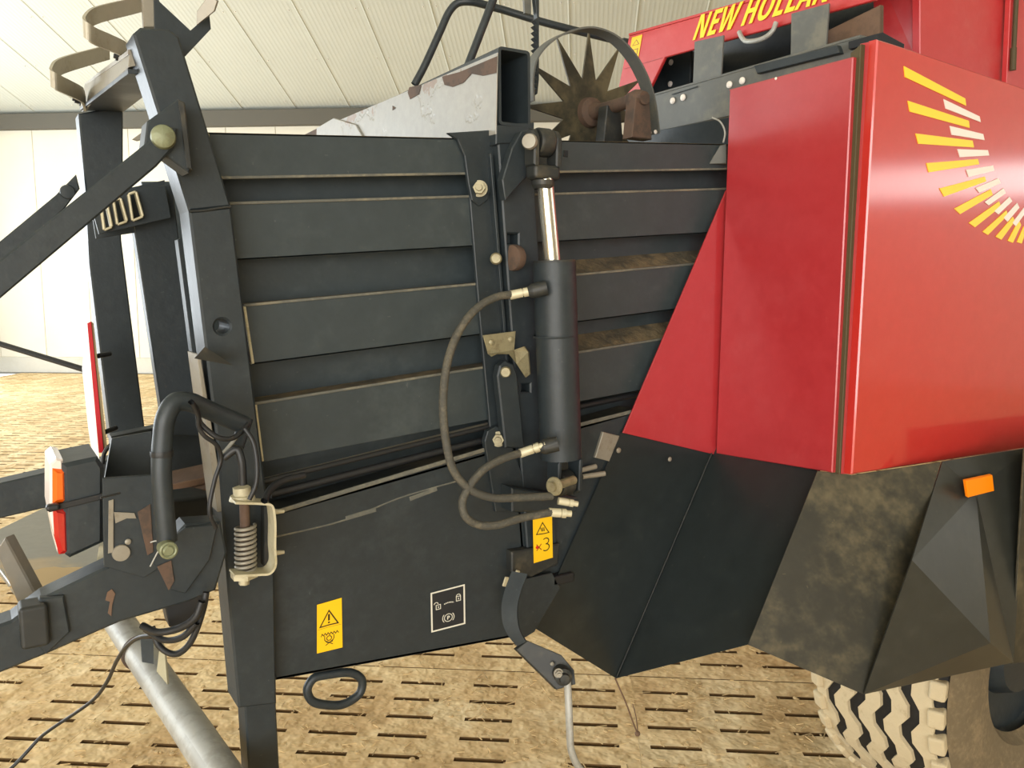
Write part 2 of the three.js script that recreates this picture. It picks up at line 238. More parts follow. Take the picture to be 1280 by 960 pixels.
// ---------- the baler ----------
const B = grp('square_baler'); label(B, 'large red and black square baler standing on the slotted floor', 'baler');
const ZC = -2.0;
{ // bale chamber side: rails on a recessed wall
  const ch = grp('bale_chamber', B); label(ch, 'black bale chamber side with horizontal channel rails');
  mesh('side_wall', prism([[0.482,2.23,-2.085], [2.597,2.375,-2.085], [2.652,1.537,-2.085], [0.575,1.297,-2.085]], [0, 0, -.02]), M.rail, ch);
  const R = [ // top left, top right, bottom right, bottom left of each rail face
    [[0.456,2.228,-2], [2.448,2.363,-2], [2.453,2.288,-2], [0.458,2.127,-2]],
    [[0.491,2.074,-2], [2.457,2.225,-2], [2.466,2.082,-2], [0.5,1.944,-2]],
    [[0.522,1.842,-2], [2.307,1.979,-2], [2.314,1.839,-2], [0.537,1.701,-2]],
    [[0.539,1.609,-2], [2.086,1.736,-2], [2.092,1.579,-2], [0.551,1.464,-2]]];
  for (const q of R) {
    const [a, b, c, d] = q, t = .005;
    mesh('chamber_rail', [prism(q, [0, 0, -t], .001), prism([off(d, 0, t, 0), off(c, 0, t, 0), c, d], [0, 0, -.022], .001)], M.rail, ch);
    mesh('rail_ledge', prism([a, b, off(b, 0, -t, 0), off(a, 0, -t, 0)], [0, 0, -.085], .001), M.ledge, ch);
    mesh('rail_edge', q === R[0] ? bar(off(d, 0, .001, .0005), off(c, 0, .001, .0005), .006, .007, [0, 0, 1], .002) : bar(off(a, 0, -.001, .0005), off(b, 0, -.001, .0005), .006, .007, [0, 0, 1], .002), M.edge, ch);  // pale beads: dust, and on the rail tops the lit edge painted in
    if (q === R[2] || q === R[3]) { const m = lerp(a, b, .52); mesh('chaff_pile', prism([off(m, 0, 0, -.012), off(m, 0, .004, -.084), off(m, 0, .04, -.084), off(m, 0, .024, -.055)], [b[0] - m[0], b[1] - m[1], 0], 0), M.ledge, ch); }
    mesh('rail_end', [bar(off(a, .002, -.002, -.001), off(d, .002, .002, -.001), .007, .007, [0, 0, 1], .002), bar(off(d, .002, .003, -.001), off(d, .002, .003, -.022), .006, .006, [1, 0, 0], .002)], M.zincPale, ch);
  }
  // chamber floor, far side wall and top rails on the other side
  mesh('chamber_floor', prism([[0.577,1.316,-2.09], [2.612,1.539,-2.09], off([2.612,1.539,-2.09], 0, 0, -.95), off([0.577,1.316,-2.09], 0, 0, -.95)], [0, -.02, 0]), M.wood, ch);
  mesh('far_wall', prism([off([0.481,2.223,-2.085], 0, 0, -.97), off([2.554,2.361,-2.085], 0, 0, -.97), off([2.606,1.54,-2.085], 0, 0, -.97), off([0.575,1.297,-2.085], 0, 0, -.97)], [0, 0, -.02]), M.rail, ch);
  for (const [p, q, r] of [[[0.552,1.419,-1.99], [1.258,1.503,-1.99], .007], [[0.569,1.382,-2], [1.264,1.466,-2], .01], [[1.283,1.495,-2.03], [1.767,1.54,-2.03], .01]]) mesh('hydraulic_line', rod(p, q, r), M.cable, ch);
  mesh('line_strip', bar([0.548,1.417,-2.01], [1.271,1.508,-2.01], .02, .006), M.bareSteel, ch);
  // square hole mark and bolts in the rails
  mesh('rail_bolt', bolt([1.08,2.248,-2.044], [-1, 0, -.1], .012, { stud: 2.2 }), M.bareSteel, ch);
  mesh('square_plug', box([1.445,2.258,-1.999], .014, .018, .006, .001), M.void, ch);
  mesh('rail_stop', box([0.54,1.717,-2.03], .02, .03, .03, .004), M.wood, ch);
}
{ // lower box beam
  const bx = grp('lower_box', B); label(bx, 'smooth black steel box beam under the bale chamber');
  const F = [[0.521,1.337,-1.97], [1.245,1.448,-1.97], [1.716,1.5,-1.97], [1.727,1.041,-1.97], [1.301,0.866,-1.97], [0.558,0.922,-1.97]];
  mesh('box_plate', prism(F, [0, 0, -.02], .002), M.black, bx);
  mesh('top_flange', prism([F[0], F[1], F[2], off(F[2], 0, 0, -.1), off(F[1], 0, 0, -.1), off(F[0], 0, 0, -.1)], [0, -.008, 0], .001), M.dustyBlack, bx);
  mesh('weld_seam', [pipe([[0.561,1.283,-1.971], [0.744,1.298,-1.971], [0.899,1.334,-1.971], [1.078,1.358,-1.971]], .0025, 20, 6), bar([0.748,1.302,-1.97], [0.831,1.313,-1.97], .004, .012), bar([0.926,1.327,-1.97], [1.007,1.344,-1.97], .004, .012)], M.edge, bx);
  mesh('box_edge', [bar(F[0], F[1], .006, .012, [0, 0, 1], .003), bar(F[1], F[2], .006, .012, [0, 0, 1], .003)], M.edge, bx);  // pale strip painting the lit top edge of the box
  mesh('bottom_flange', prism([F[5], F[4], off(F[4], 0, 0, -.12), off(F[5], 0, 0, -.12)], [0, .008, 0], .001), M.dustyBlack, bx);
  mesh('lashing_ring', pipe([[0.642,0.866,-1.99], [0.659,0.891,-1.99], [0.702,0.891,-1.99], [0.762,0.879,-1.99], [0.789,0.853,-1.99], [0.783,0.818,-1.99], [0.738,0.8,-1.99], [0.691,0.811,-1.99], [0.653,0.833,-1.99]], .0115, 64, 10, true), M.black, bx);
}
{ // upright carrying the density cylinder
  const p = grp('cylinder_post', B); label(p, 'black upright post bolted to the bale chamber');
  const a = [1.26, 2.32, -2.03], lean = (y) => { const q0 = [1.258,2.136,-1.95], q1 = [1.349,1.06,-1.95]; const t = (y - q0[1]) / (q1[1] - q0[1]); return q0[0] + (q1[0] - q0[0]) * t; };
  const yT = [1.258,2.294,-1.95][1], yB = [1.349,1.06,-1.95][1];
  mesh('post_body', prism([[lean(yT) - .055, yT, -1.955], [lean(yT) + .055, yT, -1.955], [lean(yB) + .05, yB, -1.955], [lean(yB) - .055, yB, -1.955]], [0, 0, -.11], .004, [[[1.223,2.025,-1.955], [1.257,2.025,-1.955], [1.257,1.997,-1.955], [1.223,1.997,-1.955]], [[1.268,1.611,-1.955], [1.297,1.61,-1.955], [1.297,1.587,-1.955], [1.268,1.589,-1.955]]]), M.black, p);
  // rear flange plate, facing the back of the machine
  mesh('rear_flange', prism([[lean(yT) - .06, yT - .06, -1.97], [lean(yT) - .06, yT - .06, -2.1], [lean(yB) - .06, yB + .02, -2.1], [lean(yB) - .06, yB + .02, -1.97]], [-.008, 0, 0], .001), M.black, p);
  mesh('gusset_plate', prism([[1.209,2.301,-1.985], [1.058,2.279,-1.985], [1.087,2.265,-1.985], [1.108,2.224,-1.985], [1.119,2.153,-1.985], [1.129,2.111,-1.985], [1.153,2.096,-1.985], [1.178,2.114,-1.985], [1.196,2.168,-1.985], [1.209,2.221,-1.985]], [0, 0, -.014], .002), M.black, p);
  mesh('base_plate', prism([[1.126,2.126,-1.992], [1.233,2.132,-1.992], [1.304,1.09,-1.975], [1.205,1.108,-1.975], [1.178,1.525,-1.98], [1.152,1.803,-1.985]], [0, 0, -.012], .002), M.black, p);
  mesh('hex_bolt', bolt([1.151,2.142,-1.984], [-.55, .05, .85], .0165), M.zinc, p);
  mesh('hex_bolt', bolt([1.191,1.463,-1.955], [-.55, .05, .85], .016), M.zinc, p);
  mesh('link_plate', prism([[1.149,1.46,-1.957], [1.159,1.488,-1.957], [1.187,1.499,-1.957], [1.221,1.48,-1.957], [1.25,1.408,-1.957], [1.278,1.336,-1.957], [1.278,1.242,-1.957], [1.184,1.256,-1.957]], [0, 0, -.02], .002), M.black, p);
  mesh('pin', lathe([1.182,1.957,-1.95], [-.5, 0, .85], [[.016, -.03], [.016, .002], [.012, .008], [0, .008]]), M.zinc, p);
  mesh('pin_boss', lathe([1.233,1.96,-1.95], [-1, 0, .25], [[.034, -.02], [.036, -.004], [.034, .004], [.02, .008], [0, .008]]), M.rust, p);
  mesh('pin', lathe([1.196,1.652,-1.925], [-.5, 0, .85], [[.015, -.03], [.015, .002], [.012, .008], [0, .008]]), M.zinc, p);
  mesh('link_arm', prism([[1.174,1.642,-1.93], [1.182,1.67,-1.93], [1.202,1.682,-1.93], [1.225,1.672,-1.93], [1.238,1.643,-1.93], [1.262,1.434,-1.93], [1.199,1.441,-1.93]], [0, 0, -.03], .004), M.black, p);
  const lb = grp('latch_bracket', p); label(lb, 'yellow-zinc bent latch bracket with two bolts');
  mesh('bracket_plate', prism([[1.135,1.753,-1.94], [1.239,1.761,-1.94], [1.234,1.708,-1.94], [1.152,1.701,-1.94]], [0, 0, -.005], .001), M.zinc, lb);
  mesh('bracket_tongue', shell([[1.152,1.701,-1.94], [1.234,1.71,-1.94], [1.256,1.719,-1.925], [1.269,1.703,-1.925], [1.275,1.641,-1.925], [1.261,1.633,-1.925], [1.232,1.672,-1.925], [1.207,1.7,-1.925], [1.171,1.703,-1.925], [1.151,1.696,-1.925]], [[0, 1, 7, 8, 9], [1, 2, 3, 6, 7], [3, 4, 5, 6]], [.006, 0, -.004]), M.zinc, lb);
  for (const q of [[1.16,1.733,-1.939], [1.221,1.739,-1.939]]) mesh('bolt', carriage(q, [-.2, 0, 1], .008), M.zinc, lb);
  // sticker
  mesh('lower_shoe', prism([[1.226,1.138,-1.94], [1.393,1.133,-1.94], [1.387,1.073,-1.94], [1.295,1.05,-1.94], [1.226,1.079,-1.94]], [0, 0, -.1], .004), M.dustyBlack, p);
}
{ // top cross beam, hollow, with worn pale paint
  const t = grp('top_cross_beam', B); label(t, 'hollow cross beam with pale flaking paint on its rear face');
  const c = lerp([1.188,2.489,-1.95], [1.294,2.325,-1.95], .5);
  mesh('beam_tube', hollow(c, off(c, 0, -.015, -1.15), .1, .2, .008, [1, 0, 0]), M.black, t);
  mesh('worn_face', prism([[1.186,2.487,-1.942], [1.186,2.494,-3.411], [1.186,2.308,-3.427], [1.186,2.282,-1.951]], [-.004, 0, 0], .001), M.paleBeam, t);
  for (const q of [[[1.181,2.477,-1.939], [1.181,2.478,-2.141], [1.181,2.486,-2.247], [1.181,2.46,-2.233], [1.181,2.445,-2.184], [1.181,2.445,-2.119], [1.181,2.46,-2.074], [1.181,2.442,-2.013], [1.181,2.436,-1.943]], [[1.181,2.497,-2.467], [1.181,2.489,-2.383], [1.181,2.464,-2.4], [1.181,2.46,-2.463], [1.181,2.483,-2.479]], [[1.181,2.463,-2.595], [1.181,2.452,-2.571], [1.181,2.448,-2.596]], [[1.181,2.493,-3.518], [1.181,2.497,-3.302], [1.181,2.455,-3.315]]]) mesh('bare_patch', prism(q, [-.0012, 0, 0], .0004), M.rust, t);
  mesh('end_collar', prism([[1.183,2.306,-1.95], [1.305,2.324,-1.95], [1.305,2.271,-1.95], [1.183,2.256,-1.95]], [0, 0, -.1], .003), M.black, t);
  mesh('cover_plate', prism([[1.182,2.497,-3.304], [1.182,2.505,-3.117], [1.182,2.448,-2.899], [1.182,2.395,-2.835], [1.182,2.379,-2.88], [1.182,2.436,-3.309]], [-.008, 0, 0], .002), M.paleBeam, t);
}
{ // density cylinder
  const c = grp('hydraulic_cylinder', B); label(c, 'black hydraulic cylinder with a bright chrome rod');
  const zc = -1.87, top = [1.279,2.203,-1.87], e = [1.317,1.947,-1.87], f = [1.343,1.409,-1.87], rb = .058;
  const ax = V(f).sub(V(e)).normalize();
  mesh('piston_rod', rod([1.282,2.189,-1.87], off(e, 0, -.05, 0), .0225, .0225, 28), M.chrome, c);
  mesh('barrel', rod(e, f, rb, rb, 40), M.black, c);
  mesh('barrel_weld', lathe([1.321,1.749,-1.87], ax.toArray(), [[rb + .0012, -.003], [rb + .0025, 0], [rb + .0012, .003]], 40), M.black, c);
  mesh('gland', lathe(e, ax.clone().negate().toArray(), [[rb * .98, 0], [rb * .98, .006], [.024, .006]], 40), M.dustyBlack, c);
  // upper clevis: a forged fork around the rod eye
  const u = grp('upper_clevis', c);
  const k = [1.279,2.25,-1.87];
  const fork = []; for (const s of [-1, 1]) { const x = off(k, s * .026, 0, 0); fork.push(prism([off(x, 0, -.055, .024), off(x, 0, .018, .026), off(x, 0, .036, .014), off(x, 0, .042, -.006), off(x, 0, .03, -.024), off(x, 0, -.055, -.024)], [s * .018, 0, 0], .004)); }
  fork.push(box(off(k, 0, -.07, 0), .084, .04, .05, .012), lathe(off(k, 0, -.09, 0), [0, -1, 0], [[.03, 0], [.03, .012], [.024, .022]], 24));
  mesh('fork', fork, M.dustyBlack, u);
  mesh('rod_eye', lathe(off(k, -.022, .008, -.004), [1, 0, 0], [[.012, 0], [.034, 0], [.037, .006], [.037, .038], [.034, .044], [.012, .044]], 28), M.dustyBlack, u);
  mesh('clevis_pin', lathe([1.225,2.253,-1.852], [-.7, 0, .6], [[.019, -.09], [.019, -.004], [.021, .002], [.018, .01], [0, .011]], 24), M.bareSteel, u);
  mesh('lug_plate', prism([[1.196,2.202,-1.915], [1.211,2.244,-1.915], [1.241,2.29,-1.915], [1.271,2.296,-1.915], [1.302,2.266,-1.915], [1.3,2.209,-1.915], [1.246,2.162,-1.915], [1.191,2.109,-1.915], [1.181,2.16,-1.915]], [0, 0, -.03], .003), M.black, u);
  // lower fork and pin
  const l = grp('lower_clevis', c), q = [1.357,1.343,-1.87];
  for (const s of [-1, 1]) mesh('fork_plate', prism([off(q, s * .03, .06, .03), off(q, s * .03, -.03, .026), off(q, s * .03, -.045, 0), off(q, s * .03, -.03, -.026), off(q, s * .03, .06, -.03)], [s * .012, 0, 0], .003), M.black, l);
  mesh('pivot_eye', lathe(off(q, -.022, -.008, -.004), [1, 0, 0], [[.01, 0], [.032, 0], [.036, .006], [.036, .038], [.032, .044], [.01, .044]], 28), M.dustyBlack, l);
  mesh('pivot_pin', [lathe([1.254,1.359,-1.774], [-1, 0, .35], [[.012, -.09], [.012, -.004], [.024, -.004], [.026, 0], [.024, .004], [.013, .006], [.013, .016], [0, .017]], 24)], M.zinc, l);
  mesh('foot_bracket', prism([[1.201,1.335,-1.9], [1.425,1.276,-1.9], [1.42,1.234,-1.9], [1.201,1.267,-1.9]], [0, 0, -.06], .004), M.black, l);
  // hoses with crimped fittings
  const hose = (pts, r) => mesh('hydraulic_hose', pipe(pts, r, 80, 12), M.hose, c);
  hose([[1.182,1.862,-1.87], [1.139,1.857,-1.872], [1.08,1.831,-1.87], [1.022,1.776,-1.863], [0.982,1.701,-1.853], [0.961,1.604,-1.841], [0.96,1.505,-1.827], [0.977,1.424,-1.816], [1.018,1.375,-1.807], [1.078,1.347,-1.801], [1.16,1.337,-1.795], [1.253,1.331,-1.783]], .0105);
  hose([[1.176,1.451,-1.813], [1.121,1.443,-1.811], [1.062,1.423,-1.81], [1.019,1.387,-1.808], [0.994,1.346,-1.806], [0.999,1.31,-1.798], [1.034,1.284,-1.795], [1.085,1.278,-1.786], [1.151,1.286,-1.781], [1.244,1.291,-1.771]], .0105);
  const fit = (a, b, r = .012) => { const p = V(a), d = V(b).sub(p), L = d.length(); d.normalize(); mesh('hose_fitting', [rod(a, p.clone().addScaledVector(d, L * .52).toArray(), r, r, 16), rod(p.clone().addScaledVector(d, L * .56).toArray(), p.clone().addScaledVector(d, L * .76).toArray(), r * 1.1, r * 1.1, 6), rod(p.clone().addScaledVector(d, L * .5).toArray(), b, r * .75, r * .75, 12)], M.zincPale, c); };
  fit([1.177,1.86,-1.873], [1.232,1.873,-1.84]); fit([1.172,1.449,-1.815], [1.225,1.474,-1.774]); fit([1.266,1.318,-1.773], [1.315,1.307,-1.752], .01); fit([1.237,1.291,-1.775], [1.293,1.284,-1.751]);
  for (const [a, b] of [[[1.218,1.869,-1.848], [1.272,1.883,-1.816]], [[1.216,1.463,-1.79], [1.263,1.476,-1.762]]]) mesh('port_boss', lathe(a, V(b).sub(V(a)).toArray(), [[.014, 0], [.02, .012], [.02, .05]], 16), M.dustyBlack, c);
}
{ // rear frame: two posts with a crossbar, chain hooks and a brace
  const f = grp('rear_frame', B); label(f, 'black welded steel frame at the rear of the bale chamber');
  const n = grp('frame_post', f); // near post: slanting upper length, kinked to a steeper lower length
  mesh('upper_tube', prism([[0.303,2.4,-1.93], [0.318,2.415,-1.93], [0.374,2.42,-1.93], [0.393,2.407,-1.93], [0.486,2.061,-1.93], [0.396,2.047,-1.93]], [0, 0, -.105], .005), M.black, n);
  mesh('lower_tube', prism([[0.396,2.047,-1.93], [0.486,2.061,-1.93], [0.536,1.456,-1.93], [0.553,1.241,-1.93], [0.546,0.881,-1.93], [0.456,0.895,-1.93], [0.443,1.184,-1.93], [0.434,1.524,-1.93]], [0, 0, -.105], .005, [Array.from({ length: 20 }, (_, i) => off([0.456,1.797,-1.93], .0165 * Math.cos(i / 20 * 6.2832), .0165 * Math.sin(i / 20 * 6.2832), 0))]), M.black, n);
  mesh('weld_bead', pipe([[0.397,2.047,-1.928], [0.427,2.05,-1.928], [0.456,2.056,-1.928], [0.485,2.061,-1.928]], .003, 16, 6), M.dustyBlack, n);
  mesh('bright_edge', prism([[0.4,1.737,-1.935], [0.408,1.736,-1.935], [0.447,1.372,-1.935], [0.429,1.375,-1.935]], [0, 0, -.1], .002), M.bareSteel, n);
  mesh('torn_bracket', shell([[0.392,1.729,-1.925], [0.399,1.76,-1.849], [0.453,1.718,-1.833], [0.428,1.721,-1.92]], [[0, 1, 2, 3]], [0, 0, -.004]), M.dustyBlack, n);
  const leg = grp('parking_leg', f);
  mesh('leg_tube', prism([[0.474,0.895,-1.945], [0.549,0.882,-1.945], [0.553,0.599,-1.945], [0.479,0.618,-1.945]], [0, 0, -.075], .004), M.black, leg);
  const ft = [0.525,0.59,-1.98]; mesh('leg_shaft', bar(off(ft, 0, .03, 0), [ft[0] + .02, .015, ft[2]], .06, .06, [0, 0, 1]), M.black, leg); mesh('foot_plate', box([ft[0] + .02, .009, ft[2]], .2, .016, .2, .004), M.black, leg);
  const g = grp('frame_post', f); // far post
  mesh('upper_tube', prism([[0.303,2.417,-3.02], [0.433,2.455,-3.02], [0.42,2.203,-3.02], [0.31,2.177,-3.02]], [0, 0, -.1], .005), M.black, g);
  mesh('lower_tube', prism([[0.31,2.187,-3.02], [0.411,2.203,-3.02], [0.406,2.029,-3.02], [0.447,1.378,-3.02], [0.34,1.369,-3.02], [0.308,1.951,-3.02]], [0, 0, -.1], .005), M.black, g);
  const m = grp('tailgate_arm', f);
  mesh('arm_plate', prism([[0.338,2.125,-2.35], [0.445,2.147,-2.35], [0.481,1.6,-2.35], [0.488,1.479,-2.35], [0.395,1.489,-2.35], [0.387,1.586,-2.35]], [0, 0, -.05], .003), M.black, m);
  mesh('edge_rail', prism([[0.407,1.994,-2.12], [0.414,1.998,-2.12], [0.45,1.569,-2.12], [0.44,1.566,-2.12]], [0, 0, -.04], .001), M.black, m);
  // plate with three slots
  const hl = [[[0.267,2.078,-2.3], [0.28,2.086,-2.3], [0.288,2.029,-2.3], [0.271,2.021,-2.3]], [[0.295,2.093,-2.3], [0.311,2.099,-2.3], [0.323,2.044,-2.3], [0.301,2.035,-2.3]], [[0.33,2.11,-2.3], [0.347,2.117,-2.3], [0.36,2.057,-2.3], [0.336,2.046,-2.3]]];
  mesh('slotted_plate', prism([[0.243,2.092,-2.3], [0.349,2.125,-2.3], [0.417,2.137,-2.3], [0.428,2.057,-2.3], [0.363,2.039,-2.3], [0.26,2.011,-2.3]], [0, 0, -.012], .001, hl), M.black, f);
  for (const h of hl) mesh('slot_rim', [0, 1, 2, 3].map(k => bar(h[k], h[(k + 1) % 4], .03, .006)), M.zincPale, f);  // pale rims paint the light caught by the slot edges
  mesh('slot_web', prism([[0.25,2.105,-2.36], [0.428,2.157,-2.36], [0.43,2.035,-2.36], [0.259,2.003,-2.36]], [0, 0, -.01], .001), M.black, f);
  // crossbar between the post heads
  const c0 = [0.343,2.383,-2], c1 = [0.378,2.489,-3.05];
  mesh('crossbar', [prism([[0.301,2.348,-2], [0.302,2.355,-2.1], [0.311,2.428,-3.05], [0.329,2.515,-3.05], [0.302,2.384,-2]], [.035, .012, 0], .002)], M.bareSteel, f);
  mesh('crossbar_underside', prism([[0.3,2.345,-2], [0.386,2.332,-2], [0.435,2.448,-3.05], [0.311,2.425,-3.05]], [0, -.01, 0], .001), M.black, f);
  mesh('crossbar_top', prism([[0.302,2.384,-2], [0.389,2.389,-2], [0.432,2.528,-3.05], [0.329,2.515,-3.05]], [0, -.01, 0], .001), M.bareSteel, f);
  mesh('chain_hook', ribbon([[0.386,2.556,-2.236], [0.335,2.522,-2.18], [0.284,2.489,-2.124], [0.256,2.469,-2.091], [0.24,2.453,-2.063], [0.229,2.437,-2.044], [0.224,2.421,-2.021], [0.23,2.413,-2.016], [0.243,2.41,-2.031], [0.277,2.414,-2.082], [0.308,2.415,-2.122], [0.322,2.419,-2.162], [0.327,2.412,-2.193]], [0, .017, .003], .006, 60), M.litSteel, f);
  mesh('chain_hook', ribbon([[0.391,2.6,-2.955], [0.324,2.552,-2.847], [0.258,2.504,-2.739], [0.231,2.48,-2.681], [0.213,2.46,-2.641], [0.205,2.444,-2.62], [0.202,2.433,-2.609], [0.209,2.425,-2.603], [0.225,2.423,-2.628], [0.261,2.431,-2.726], [0.289,2.437,-2.805], [0.303,2.441,-2.868], [0.311,2.428,-2.909]], [0, .021, .004], .007, 60), M.litSteel, f);
  mesh('hook_bolt', bolt([0.315,2.407,-2.176], [-1, .1, 0], .01), M.cable, f); mesh('hook_bolt', bolt([0.299,2.436,-2.894], [-1, .1, 0], .013), M.cable, f);
  mesh('head_plate', prism([[0.347,2.531,-2.06], [0.374,2.536,-2.06], [0.373,2.455,-2.06], [0.346,2.451,-2.06]], [0, 0, -.02], .002), M.bareSteel, f);
  mesh('head_hook', prism([[0.369,2.535,-2.05], [0.38,2.507,-2.05], [0.442,2.456,-2.05], [0.485,2.497,-2.05], [0.487,2.466,-2.05], [0.429,2.399,-2.05], [0.403,2.413,-2.05], [0.367,2.441,-2.05]], [0, 0, -.012], .001), M.black, f);
  mesh('head_hook_tip', prism([[0.451,2.491,-2.02], [0.475,2.527,-2], [0.492,2.513,-2], [0.482,2.491,-2], [0.452,2.463,-2.03]], [.006, .004, -.01], .001), M.bareSteel, f);
  // diagonal brace with its pin, and the far one
  const br = grp('diagonal_brace', f);
  mesh('brace_tube', prism([[-0.358,1.588,-1.84], [0.308,2.175,-1.84], [0.336,2.206,-1.84], [0.363,2.205,-1.84], [0.355,2.167,-1.84], [0.32,2.126,-1.84], [-0.366,1.501,-1.84]], [0, 0, -.06], .004), M.black, br);
  mesh('brace_lug', prism([[0.309,2.215,-1.855], [0.369,2.265,-1.855], [0.384,2.257,-1.855], [0.391,2.138,-1.855], [0.384,2.119,-1.855], [0.339,2.151,-1.855], [0.301,2.167,-1.855]], [0, 0, -.07], .003), M.black, br);
  mesh('lug_edge', prism([[0.368,2.264,-1.85], [0.381,2.259,-1.85], [0.39,2.126,-1.85], [0.379,2.128,-1.85]], [.01, 0, -.08], .002), M.dustyBlack, br);
  mesh('brace_pin', lathe([0.334,2.184,-1.835], [-.15, 0, 1], [[.024, -.05], [.024, .004], [.022, .01], [.014, .014], [0, .0145]], 28), M.brass, br);
  mesh('pin_clip', prism([[0.302,2.2,-2], [0.329,2.222,-2], [0.33,2.205,-2], [0.312,2.197,-2]], [0, 0, -.01], .001), M.bareSteel, br);
  const fb = grp('diagonal_brace', f);
  mesh('brace_tube', prism([[-0.344,1.636,-3], [0.224,2.161,-3], [0.284,2.228,-3], [0.292,2.184,-3], [0.244,2.118,-3], [-0.352,1.532,-3]], [0, 0, -.06], .004), M.black, fb);
  mesh('brace_pin', lathe([0.256,2.172,-2.995], [0, 0, 1], [[.022, 0], [.02, .006], [0, .008]], 20), M.black, fb);
  mesh('control_rod', rod([-0.312,1.815,-3.642], [0.263,1.628,-2.834], .009, .009, 12), M.cable, f);
  // lower cross beam between the posts
  mesh('cross_beam', prism([[0.294,1.457,-2.6], [0.438,1.476,-2.6], [0.565,1.474,-2.6], [0.558,1.317,-2.6], [0.287,1.332,-2.6]], [0, 0, -.06], .003), M.black, f);
  for (const [a, b] of [[[0.376,1.331,-2.48], [0.535,1.398,-2.27]], [[0.371,1.305,-2.456], [0.529,1.373,-2.247]], [[0.366,1.28,-2.432], [0.522,1.353,-2.224]]]) mesh('chamber_board', bar(a, b, .1, .022, [0, 0, 1]), M.wood, f);
  mesh('open_channel', hollow([0.327,1.326,-2.153], [0.458,1.305,-2.246], .1, .1, .006), M.black, f);
}
{ // rear lamp, warning board and their bracket
  const l = grp('rear_lamp', B); label(l, 'rear lamp cluster with amber and red lenses in a black housing');
  mesh('housing', prism([[0.119,1.537,-1.86], [0.183,1.545,-1.86], [0.194,1.522,-1.86], [0.185,1.365,-1.86], [0.122,1.343,-1.86], [0.114,1.351,-1.86]], [0, 0, -.17], .008), M.black, l);
  mesh('lens_rim', prism([[0.098,1.538,-1.87], [0.11,1.548,-1.87], [0.122,1.543,-1.87], [0.121,1.519,-1.87], [0.109,1.52,-1.87], [0.101,1.354,-1.87], [0.092,1.441,-1.87]], [0, 0, -.15], .004), M.lensPale, l);
  mesh('amber_lens', prism([[0.102,1.529,-1.862], [0.127,1.523,-1.862], [0.124,1.458,-1.862], [0.098,1.458,-1.862]], [0, 0, -.16], .008), M.lensAmber, l);
  mesh('red_lens', prism([[0.098,1.449,-1.862], [0.125,1.441,-1.862], [0.122,1.352,-1.862], [0.103,1.352,-1.862], [0.097,1.39,-1.862]], [0, 0, -.16], .008), M.lensRed, l);
  mesh('strap', bar([0.089,1.45,-1.855], [0.205,1.466,-1.855], .004, .012), M.cable, l);
  mesh('strap_knot', box([0.097,1.455,-1.85], .025, .014, .02, .006), M.cable, l);
  const w = grp('warning_board', B); label(w, 'red and white striped warning board seen almost edge on');
  mesh('board', prism([[0.212,1.799,-2.2], [0.221,1.803,-2.2], [0.231,1.488,-2.2], [0.22,1.489,-2.2]], [0, 0, -.005], .001), M.boardRed, w);
  mesh('board_edge', prism([[0.221,1.803,-2.205], [0.226,1.799,-2.205], [0.239,1.498,-2.205], [0.231,1.487,-2.205]], [0, 0, -.02], .001), M.boardEdge, w);
  mesh('board_face', prism([[0.212,1.799,-2.2], [0.22,1.489,-2.2], [0.221,1.43,-2.2], [0.25,1.422,-2.573], [0.233,1.474,-2.675], [0.249,1.645,-2.726]], [0, 0, -.004], .001), M.boardWhite, w);
  for (const q of [[0.235,1.719,-2.23], [0.239,1.533,-2.23]]) mesh('board_bolt', rod(q, off(q, .03, 0, -.05), .006), M.cable, w);
  mesh('cable_loop', pipe([[0.224,1.465,-2.179], [0.23,1.492,-2.179], [0.246,1.511,-2.172], [0.257,1.499,-2.163], [0.247,1.469,-2.165], [0.233,1.458,-2.172]], .005, 30, 8), M.cable, w);
  const b = grp('lamp_bracket', B); label(b, 'black bracket plate with round bolts carrying lamp and hoop');
  mesh('bracket_plate', prism([[0.186,1.507,-1.822], [0.277,1.502,-1.822], [0.314,1.487,-1.822], [0.306,1.317,-1.822], [0.252,1.289,-1.822], [0.179,1.327,-1.822]], [0, 0, -.012], .001), M.black, b);
  mesh('upper_plate', prism([[0.227,1.555,-2], [0.309,1.562,-2], [0.307,1.452,-2], [0.206,1.458,-2]], [0, 0, -.012], .001), M.black, b);
  mesh('worn_strip', prism([[0.194,1.461,-1.82], [0.203,1.463,-1.82], [0.197,1.354,-1.82], [0.187,1.353,-1.82]], [0, 0, .002], .0005), M.bareSteel, b);
  mesh('worn_strip', prism([[0.202,1.437,-1.82], [0.24,1.429,-1.82], [0.243,1.417,-1.82], [0.225,1.42,-1.82], [0.204,1.413,-1.82]], [0, 0, .002], .0005), M.bareSteel, b);
  mesh('rust_patch', prism([[0.246,1.43,-1.821], [0.271,1.443,-1.821], [0.272,1.341,-1.821], [0.26,1.336,-1.821]], [0, 0, .002], .0005), M.rust, b);
  mesh('bolt_head', lathe([0.211,1.35,-1.82], [0, 0, 1], [[.0175, 0], [.0165, .004], [0, .005]]), M.bareSteel, b); mesh('bolt_head', carriage([0.225,1.371,-1.82], [0, 0, 1], .006), M.bareSteel, b);
  mesh('brass_plug', lathe([0.28,1.379,-1.69], [0, 0, 1], [[.017, -.03], [.017, .002], [.014, .004], [.011, .002], [.008, .005], [0, .005]], 24), M.brass, b);
  mesh('wire_pin', pipe([[0.263,1.371,-1.79], [0.271,1.374,-1.785], [0.284,1.37,-1.78], [0.273,1.347,-1.785], [0.26,1.321,-1.79]], .0015, 24, 6), M.galv, b);
  mesh('zip_tie', rod([0.161,1.514,-1.63], [0.195,1.515,-1.644], .002), M.cable, b);
}
